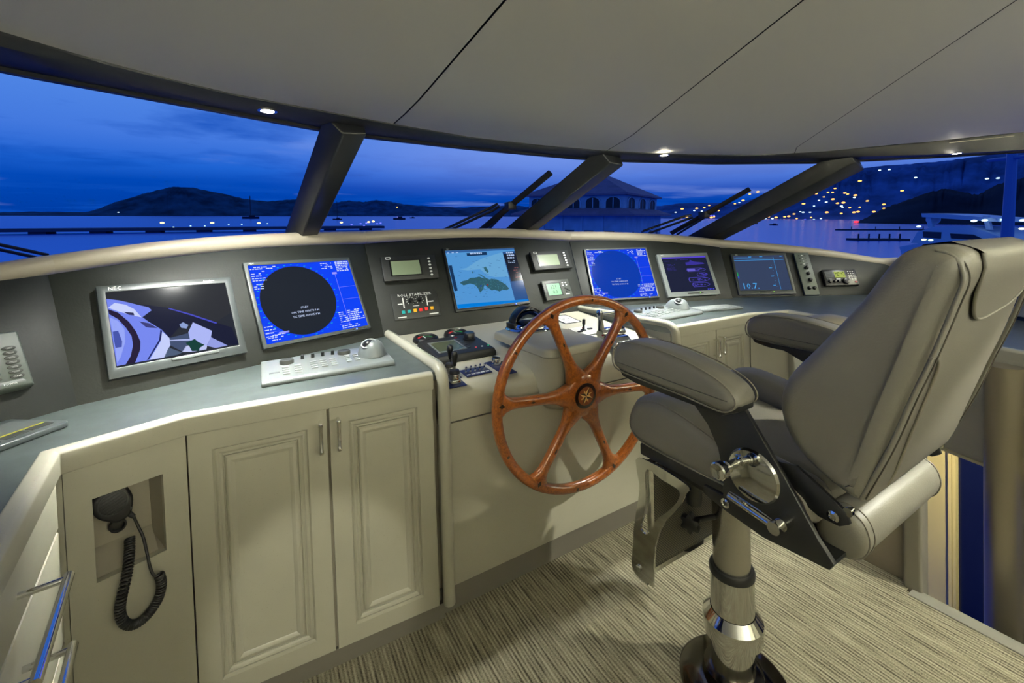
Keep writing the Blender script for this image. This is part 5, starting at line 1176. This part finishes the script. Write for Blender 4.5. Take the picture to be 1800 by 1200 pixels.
# ------------------------------------------------------------------ windscreen wipers (outside the glass)
def gl_pt(i, px, py, off=.05):
    a, b, c = GB[i], GB[i+1], GT[i]; n = (b-a).cross(c-a).normalized()
    if n.z < 0: n = -n
    return onpl(px, py, a+n*off, n)
def wiper(i, blade, arms, label, pivot=True):
    P = [gl_pt(i, *q) for q in blade]; t = thing('windscreen_wiper', label, 'wiper', T(*P[0]), 'windscreen wipers'); Mi = T(*(-P[0]))
    rad = [.006+.006*math.sin(math.pi*k/8) for k in range(9)]
    MB().tube([P[0].lerp(P[1], k/8) for k in range(9)], [.010 if pivot else .006]*9, 8, flat=2.0 if pivot else 1.0).build('blade', RUBBER, t, Mi, smooth=50)
    for a in arms: MB().tube([gl_pt(i, *q, .085) for q in a], .009 if pivot else .006, 8).build('arm', BLACKM, t, Mi, smooth=50)
    Pm_ = P[0].lerp(P[1], .45)
    if pivot: MB().box(-.03, .03, -.03, .03, -.025, .025, T(*Pm_)).build('pivot', BLACKM, t, Mi, bevel=.006)
wiper(1, ((846, 404), (968, 303)), [((778, 405), (866, 363), (875, 358)), ((788, 406), (868, 369), (878, 362)), ((858, 404), (915, 345))], 'double-arm windscreen wiper left of the middle pillar')
wiper(2, ((1180, 410), (1318, 332)), [((1130, 406), (1203, 380), (1215, 378)), ((1140, 410), (1206, 386), (1218, 382)), ((1190, 412), (1262, 368))], 'double-arm windscreen wiper in front of the pavilion')
wiper(0, ((-60, 417), (84, 448)), [((-60, 426), (62, 452))], 'windscreen wiper at the lower left of the port pane', False)
# ------------------------------------------------------------------ outside
def sea_mat():
    m = bpy.data.materials.new('dusk_water'); m.use_nodes = True; t = m.node_tree; b = t.nodes['Principled BSDF']
    b.inputs['Base Color'].default_value = s2l((0, 116, 232)); b.inputs['Roughness'].default_value = .2
    tc = t.nodes.new('ShaderNodeTexCoord'); n = t.nodes.new('ShaderNodeTexNoise'); n.inputs['Scale'].default_value = .25; n.inputs['Detail'].default_value = 5; t.links.new(tc.outputs['Object'], n.inputs['Vector'])
    bp = t.nodes.new('ShaderNodeBump'); bp.inputs['Strength'].default_value = .1; bp.inputs['Distance'].default_value = .2; t.links.new(n.outputs[0], bp.inputs['Height']); t.links.new(bp.outputs[0], b.inputs['Normal'])
    return m
e1 = SEA_N.cross(Vector((0, 1, 0))).normalized(); e2 = SEA_N.cross(e1); Ms = frame(O-SEA_N*EYE, e1, -e2 if (-e2).y > 0 else e2)
if (Ms.to_3x3() @ Vector((0, 0, 1))).z < 0: Ms = frame(O-SEA_N*EYE, -e1, -e2 if (-e2).y > 0 else e2)
sea = MB().prism(circ(9000, 64), -.5, 0).build('sea', sea_mat(), smooth=0); sea.matrix_world = Ms
tag(sea, 'calm blue harbour water outside the windows', 'water', kind='stuff')
def seaz(P): return (P-O).dot(SEA_N)+EYE      # height above the water
def hill_mat(name, col, var=.5): return mat(name, col, .95, var=(.02, var), spec=.05)
def hill(label, ridge, dist, m, depth=.18, sub=8, jag=1.2, base=None):
    P = []
    for (x0, y0), (x1, y1) in zip(ridge, ridge[1:]):
        for k in range(sub): u = k/sub; P.append((x0+(x1-x0)*u, y0+(y1-y0)*u+random.uniform(-jag, jag)*.5))
    P.append(ridge[-1])
    rows = []
    for px, py in P:
        top = ext(px, py, dist); h = max(seaz(top), .5); foot = top-SEA_N*h; away = foot-(O-SEA_N*EYE); away.normalize()
        f0 = foot-away*dist*depth; row = [f0-SEA_N*1.0]
        for t, hh in ((.25, .22), (.5, .50), (.75, .80)): row.append(f0.lerp(foot, t)+SEA_N*h*hh*random.uniform(.93, 1.05))
        row += [top, foot+away*dist*depth*.6+SEA_N*h*.55, foot+away*dist*depth*1.2-SEA_N*1.0]; rows.append(row)
    o = MB().loft(rows, caps=False, closed=False).build('hill', m, smooth=60)
    c = sum((Vector(v.co) for v in o.data.vertices), Vector())/len(o.data.vertices)
    return tag(o, label, 'hill')
hill('dark rounded island hill behind the long pier at left', [(-260, 374), (0, 373), (60, 371.5), (150, 373), (175, 366), (200, 356), (250, 341), (285, 332), (305, 327.5), (340, 330), (390, 340), (430, 349), (470, 354), (505, 351), (540, 350), (570, 358), (590, 366), (610, 374)], 2200, hill_mat('island_green_dark', (44, 82, 100)), .10)
hill('low dark ridge of hills across the bay behind the middle windows', [(520, 372), (570, 360), (600, 354), (615, 352.5), (640, 355), (660, 351), (680, 353), (710, 359), (760, 363), (800, 365), (860, 363), (900, 361), (950, 364), (1000, 366), (1080, 368), (1170, 370)], 2600, hill_mat('far_ridge_dark', (46, 86, 112)), .10)
hill('tall dark hillside with town lights behind the starboard window', [(1150, 363), (1200, 357), (1250, 356), (1300, 356), (1340, 345), (1390, 331), (1430, 319), (1470, 307), (1500, 298), (1540, 292), (1600, 288), (1660, 283), (1700, 277), (1760, 270), (1820, 262), (2100, 255)], 1300, hill_mat('town_hill_dark', (76, 108, 150)), .22)
hill('black wooded headland in front of the town hillside', [(1500, 391), (1520, 384), (1555, 366), (1590, 352), (1640, 336), (1665, 331), (1700, 339), (1720, 342), (1755, 324), (1800, 312), (1900, 300), (2100, 296)], 520, hill_mat('headland_dark', (42, 48, 56)), .2, jag=3)
# town lights: small lamps on the hillside
hillside_amber = glow((255, 176, 80), 3.0); hillside_white = glow((190, 235, 255), 2.6); hillside_blue = glow((90, 90, 255), 3.0)
bm_l = {}
def light_dot(px, py, dist, col, sz, label, group, name='town_light'):
    if col not in bm_l:
        mb = MB().ball(1, 8, Matrix.Diagonal((1, 1, 1, 1))); o = mb.build('town_light', col); bm_l[col] = o.data; bpy.data.objects.remove(o)
    o = bpy.data.objects.new(name, bm_l[col]); COL.objects.link(o); o.location = ext(px, py, dist); s_ = sz*.62*dist/FPX; o.scale = (s_*1.6, s_*1.6, s_*.75)
    return tag(o, label, 'light', group)
rnd = random.Random(5)
def ridge_y(px):
    R2 = [(1150, 363), (1250, 356), (1340, 345), (1430, 319), (1500, 298), (1600, 288), (1800, 265)]
    for (a, b), (c, d) in zip(R2, R2[1:]):
        if a <= px <= c: return b+(d-b)*(px-a)/(c-a)
    return 300
AMB = [(1467, 312), (1480, 311), (1511, 318), (1449, 322), (1423, 337), (1432, 335), (1468, 331), (1485, 339), (1491, 341), (1504, 343), (1455, 338), (1463, 338), (1448, 346), (1400, 351), (1415, 348), (1463, 350), (1483, 356), (1472, 357), (1413, 358), (1453, 373), (1478, 375), (1494, 365), (1512, 364), (1554, 359), (1537, 372), (1554, 366), (1524, 353), (1396, 376), (1400, 384), (1425, 382), (1386, 380), (1390, 387), (1586, 335), (1593, 354), (1596, 371), (1648, 356), (1667, 355), (1695, 371), (1501, 373), (1509, 372), (1434, 340), (1200, 367), (1198, 381), (1207, 381), (1225, 366), (1238, 365), (1247, 361), (1244, 381), (1250, 382), (1256, 381), (1262, 370), (1292, 358), (1306, 352), (1318, 341), (1333, 337), (1335, 382), (1343, 382), (1350, 381), (1364, 382), (1380, 381)]
WHT = [(1453, 355), (1440, 352), (1478, 362), (1480, 364), (1502, 347), (1431, 362), (1407, 372), (1412, 373), (1423, 373), (1443, 384), (1447, 387), (1430, 386), (1188, 373), (1187, 386), (1220, 370), (1234, 371), (1300, 356), (1345, 384), (1358, 384), (1546, 299), (1564, 298), (1610, 312), (1735, 314), (1754, 313), (1385, 358), (1372, 386), (1340, 384)]
for x, y in AMB: light_dot(x+rnd.uniform(-1, 1), y, 980 if y < 392 else 400, hillside_amber, rnd.uniform(1.5, 2.5), 'small amber house light on the dark town hillside', 'amber hillside lights')
for x, y in WHT: light_dot(x+rnd.uniform(-1, 1), y, 980, hillside_white, rnd.uniform(1.2, 2.0), 'small pale house light on the dark town hillside', 'pale hillside lights')
for x, y in [(1415, 386), (1255, 379), (1250, 379)]: light_dot(x, y, 980, hillside_blue, 1.8, 'tiny violet light at the foot of the town hillside', 'violet shore lights')
light_dot(1505, 390, 400, glow((255, 40, 50), 3), 3.2, 'red boat light near the dark headland', None, 'boat_light')
# long pier with lamps at left
def pier(label, px0, px1, yw, h0, h1, n_piles, bend=None, back=7.0):
    A_, B_ = extw(px0, yw[0]), extw(px1, yw[1]); t = thing('pier', label, 'pier', frame(A_, (B_-A_), SEA_N.cross(B_-A_))); L_ = (B_-A_).length
    MB().box(0, L_, 0, back, h0, h1).build('deck', mat('dark_pier_concrete', (56, 70, 92), .8), t, smooth=0)
    for k in range(n_piles):
        x = L_*(k+.5)/n_piles; MB().box(x-1.6, x+1.6, .6, back-.6, -1, h0).build('pile', MATS['dark_pier_concrete'], t, smooth=0)
    return t, A_, B_
pier('long dark pier stretching across the water at left', -120, 676, (414, 404), .55, 1.35, 9)
LP_ = [(285, 391.5), (373, 391.5), (455, 392), (600, 391), (648, 390), (656, 389)]
for x, y in LP_:
    light_dot(x, y, 95, glow((255, 226, 120), 4), 2.6, 'yellow lamp on the long pier', 'pier lamps', 'pier_lamp')
for x, y in [(618, 395), (634, 393), (640, 396), (644, 392), (663, 393), (669, 392)]: light_dot(x, y, 95, hillside_blue, 1.8, 'violet edge light at the end of the long pier', 'pier edge lights', 'pier_lamp')
for x, y in [(208, 373), (305, 399), (335, 397), (360, 397), (402, 395), (425, 394), (470, 393)]: light_dot(x, y, 130, hillside_white, 1.1, 'faint pale light along the long pier', 'faint pier lights', 'pier_lamp')
light_dot(698, 364, 2000, hillside_amber, 1.6, 'single amber light on the low ridge', None, 'ridge_light')
# small anchored boats
BOATM = mat('dark_boat_paint', (24, 34, 52), .5)
def boat(px, py, L_, mast, label):
    P = extw(px, py); away = (P-(O-SEA_N*EYE)).normalized(); ex = SEA_N.cross(away); sc = (P-O).length/FPX
    t = thing('sailing_boat', label, 'boat', frame(P, ex, SEA_N.cross(ex)))
    l = L_*sc
    MB().loft([[(x*l, y*l*.18*w, z*l*.16) for y, z in ((-1, .95), (-.8, 0), (.8, 0), (1, .95))] for x, w in ((-.5, .7), (-.2, 1), (.2, .9), (.5, .1))]).build('hull', BOATM, t)
    MB().box(-.25*l, .1*l, -.1*l, .1*l, .15*l, .27*l).build('cabin', BOATM, t, bevel=.02*l)
    if mast: MB().tube([(0, 0, .1*l), (0, 0, mast*sc)], .03*l, 6).build('mast', BOATM, t)
boat(441, 384.5, 22, 34, 'small sailing boat anchored in front of the island left of the first pillar')
boat(593, 386.5, 14, 30, 'small sailing boat anchored right of the first pillar')
boat(702, 386, 20, 0, 'small dark motor boat on the bay below the low ridge')
boat(725, 383.5, 9, 0, 'tiny dark boat farther out below the low ridge')
boat(1324, 393.5, 12, 0, 'small dark boat off the town shore, the left one')
boat(1360, 396, 11, 0, 'small dark boat off the town shore, the right one')
# ------------------------------------------------------------------ pavilion on the quay
WALLM = mat('pavilion_wall_plaster', (176, 194, 206), .8, var=(.6, .15)); ROOFM = mat('pavilion_roof_tiles', (150, 116, 128), .8, var=(.8, .15)); DARKW = mat('pavilion_dark_opening', (16, 22, 34), .4); QUAY = mat('quay_stone', (70, 78, 88), .85)
Dk = 62.0
def gpt(px, dist, y=379): return (lambda P: P-SEA_N*(seaz(P)))(ext(px, y, dist))
K, Lf, Rt = gpt(1096, Dk), gpt(930, Dk*1.10), gpt(1163, Dk*1.28)
pv = thing('waterfront_pavilion', 'two-storey waterfront pavilion with hipped roof and arched upper windows', 'building', frame(K, (K-Lf), SEA_N.cross(K-Lf)))
iv = pv.matrix_world.inverted(); lA = (K-Lf).length; q = iv @ Rt; lB = abs(q.y); sB = 1 if q.y > 0 else -1
sc_ = Dk/FPX
def hz(py): return EYE+(378.5-py)*sc_*1.05
zb, z1, z2, z3 = -.5, hz(374), hz(341), hz(302)
def bx(mb, x0, x1, y0, y1, za, zc_): return mb.box(x0, x1, min(y0*sB, y1*sB), max(y0*sB, y1*sB), za, zc_)
low_w = 2.2
bx(MB(), -lA-low_w*.3, low_w*.25, -low_w*.25, lB+low_w*.4, -.2, z1-.3).build('lower_walls', WALLM, pv, smooth=0)
def hip(name, o1, o2, za, zc_, in1, in2):
    r1 = [(-lA-o1, -o1*sB, za), (o1, -o1*sB, za), (o1, (lB+o1)*sB, za), (-lA-o1, (lB+o1)*sB, za)]
    r2 = [(-lA+in1, in2*sB, zc_), (-in1, in2*sB, zc_), (-in1, (lB-in2)*sB, zc_), (-lA+in1, (lB-in2)*sB, zc_)]
    r0 = [(x, y, z-.25) for x, y, z in r1]
    MB().loft([r0, r1, r2]).build(name, ROOFM, pv, smooth=0)
hip('skirt_roof', 2.1, 0, hz(375), hz(366), -.2, -.2)
bx(MB(), -lA, 0, 0, lB, hz(370), z2).build('upper_walls', WALLM, pv, smooth=0)
hip('hipped_roof', .7, 0, z2, z3, lA*.40, lB*.36)
bx(MB(), -lA*.59, -lA*.41, lB*.38, lB*.62, z3-.2, z3+.45).build('roof_lantern', WALLM, pv, smooth=0)
bx(MB(), -lA*.585, -lA*.5, lB*.40, lB*.60, z3+.45, z3+.9).build('lantern_cap', ROOFM, pv, smooth=0)
MB().tube([(-lA*.45, lB*.5*sB, z3+.4), (-lA*.45, lB*.5*sB, z3+1.9)], .06, 6).build('finial', DARKW, pv)
def arch_win(M_, w, h):
    pts = [(-w, 0), (w, 0), (w, h*.55)]+[(w*math.cos(R_(a)), h*.55+h*.45*math.sin(R_(a))) for a in range(15, 180, 15)]+[(-w, h*.55)]
    o = MB().prism(pts, -.02, .05, M_).build('arched_window', DARKW, pv, smooth=0)
    big = [(x*1.18, y if y <= 0 else y*1.08) for x, y in pts]
    MB().ring(big, pts, -.02, .16, M_).build('window_surround', WALLM, o, smooth=0)
    MB().box(-.06, .06, 0, h*.95, .05, .1, M_).build('mullion', WALLM, o, smooth=0)
FA = Matrix(((1, 0, 0, 0), (0, 0, -sB, 0), (0, 1, 0, 0), (0, 0, 0, 1)))
wh_ = hz(346.5)-hz(364)
for k in range(5): arch_win(T(-lA*(.1+.2*k), -.0*sB, hz(365)) @ FA, lA*.068, wh_)
FB = Matrix(((0, 0, 1, 0), (sB, 0, 0, 0), (0, 1, 0, 0), (0, 0, 0, 1)))
for k in range(3): arch_win(T(0, sB*lB*(.18+.32*k), hz(365)) @ FB, lB*.09, wh_)
fx, fy = low_w*.25, -low_w*.25*sB
for k in range(6):
    x = -lA*1.02+(lA+.6)*k/5; bx(MB(), x-.2, x+.2, abs(fy)*-1-.22, -abs(fy)+.02, 0, z1-.3).build('pilaster', WALLM, pv, smooth=0)
for u in (.12, .32, .52, .74): 
    x = -lA*u; MB().box(x-.75, x+.75, 0, 2.9, -.02, .04, T(0, fy, 0) @ FA).build('door_opening', DARKW, pv, smooth=0)
for u in (.15, .42, .68, .9): MB().box(-.5, .5, .4, 2.7, -.02, .05, T(fx, sB*lB*u, 0) @ FB).build('door_opening', DARKW, pv, smooth=0)
Mq = frame(K, (K-Lf), SEA_N.cross(K-Lf))
qy = thing('quay', 'low stone quay under the pavilion', 'quay', Mq); bx(MB(), -lA-7, 5, -3.5, lB+8, -1.5, -.22).build('stone_edge', QUAY, qy, smooth=0)
# ------------------------------------------------------------------ marina at starboard: docks, motor yacht, mast
def dock(px0, px1, y, h, label):
    A_, B_ = extw(px0, y), extw(px1, y); t = thing('floating_dock', label, 'dock', frame(A_, B_-A_, SEA_N.cross(B_-A_))); L_ = (B_-A_).length
    MB().box(0, L_, 0, 3.0, -.2, h).build('deck', BOATM, t, smooth=0)
    for k in range(5): MB().tube([(L_*(k+.5)/5, 1.2, -.5), (L_*(k+.5)/5, 1.2, h+1.0)], .15, 8).build('pile', BOATM, t)
dock(1480, 1690, 405, .45, 'long floating dock in front of the dark headland'); dock(1508, 1600, 423, .4, 'nearer short floating dock right of the starboard pillar')
YW = mat('white_gelcoat', (196, 208, 220), .35); YG = mat('yacht_dark_glass', (14, 24, 44), .2)
Yd = 60.0; P = gpt(1735, Yd); ex = (ext(1835, 378, Yd*.9)-ext(1640, 378, Yd*1.05)); ex = (ex-SEA_N*ex.dot(SEA_N)).normalized()
yt = thing('motor_yacht', 'pale motor yacht moored beyond the chair back', 'boat', frame(P, ex, SEA_N.cross(ex)))
su = Yd/FPX
def ypx(x, y): return ((x-1735)*su*1.02, (382-y)*su+EYE)
def yslab(name, pts, y0, y1, m): 
    Q = [ypx(*p) for p in pts]; MB().prism(Q, y0, y1, Matrix(((1, 0, 0, 0), (0, 0, 1, 0), (0, 1, 0, 0), (0, 0, 0, 1)))).build(name, m, yt, smooth=0)
yslab('hull', [(1640, 424), (1650, 442), (1850, 442), (1880, 412), (1760, 408), (1700, 412)], -2.2, 2.2, YW)
yslab('hull_band', [(1660, 434), (1662, 440), (1850, 440), (1855, 434)], -2.25, -2.18, YG)
yslab('superstructure', [(1652, 418), (1662, 402), (1690, 394), (1742, 392), (1790, 406), (1800, 412)], -1.7, 1.7, YW)
for p in ([(1672, 401), (1674, 409), (1702, 409), (1702, 401)], [(1716, 402), (1718, 408), (1765, 408), (1748, 402)]): yslab('window', p, -1.75, -1.68, YG)
yslab('hard_top', [(1662, 377), (1664, 382), (1772, 387), (1770, 383), (1700, 378)], -1.5, 1.5, YW)
for p in ((1668, 1676), (1752, 1758)): yslab('top_support', [(p[0], 380), (p[1], 380), (p[1]+6, 396), (p[0]+6, 396)], -1.4, -1.2, YW)
x, z = ypx(1656, 385); MB().ball(.6, 14, T(x, 0, z)).build('radar_dome', YW, yt)
for k, (a, b) in enumerate(((1712, 388), (1731, 387), (1764, 386), (1798, 387))): light_dot(a, b, 57, hillside_white, 3, 'bright deck light on the motor yacht', 'yacht deck lights', 'deck_light')
P = gpt(1778, 45); ms = thing('tall_mast', 'tall pale mast standing beyond the motor yacht', 'mast', frame(P, ex, SEA_N.cross(ex)))
MB().tube([(0, 0, 0), (-.6, 0, 14)], [.35, .22], 10).build('pole', mat('pale_mast_paint', (96, 126, 176), .4), ms)
MB().tube([(-2.2, 0, 9.1), (1.4, 0, 9.0)], .12, 8).build('spreader', MATS['pale_mast_paint'], ms)
for x, y, c in ((1624, 421, glow((235, 255, 150), 4)), (1636, 422, glow((200, 255, 190), 3)), (1773, 432, glow((255, 220, 120), 3)), (1774, 437, glow((255, 220, 120), 3)), (1796, 402, glow((255, 255, 190), 3)), (1615, 398, hillside_white)):
    light_dot(x, y, 48, c, 2.6, 'bright lamp on the marina docks by the motor yacht', 'marina lamps', 'marina_lamp')
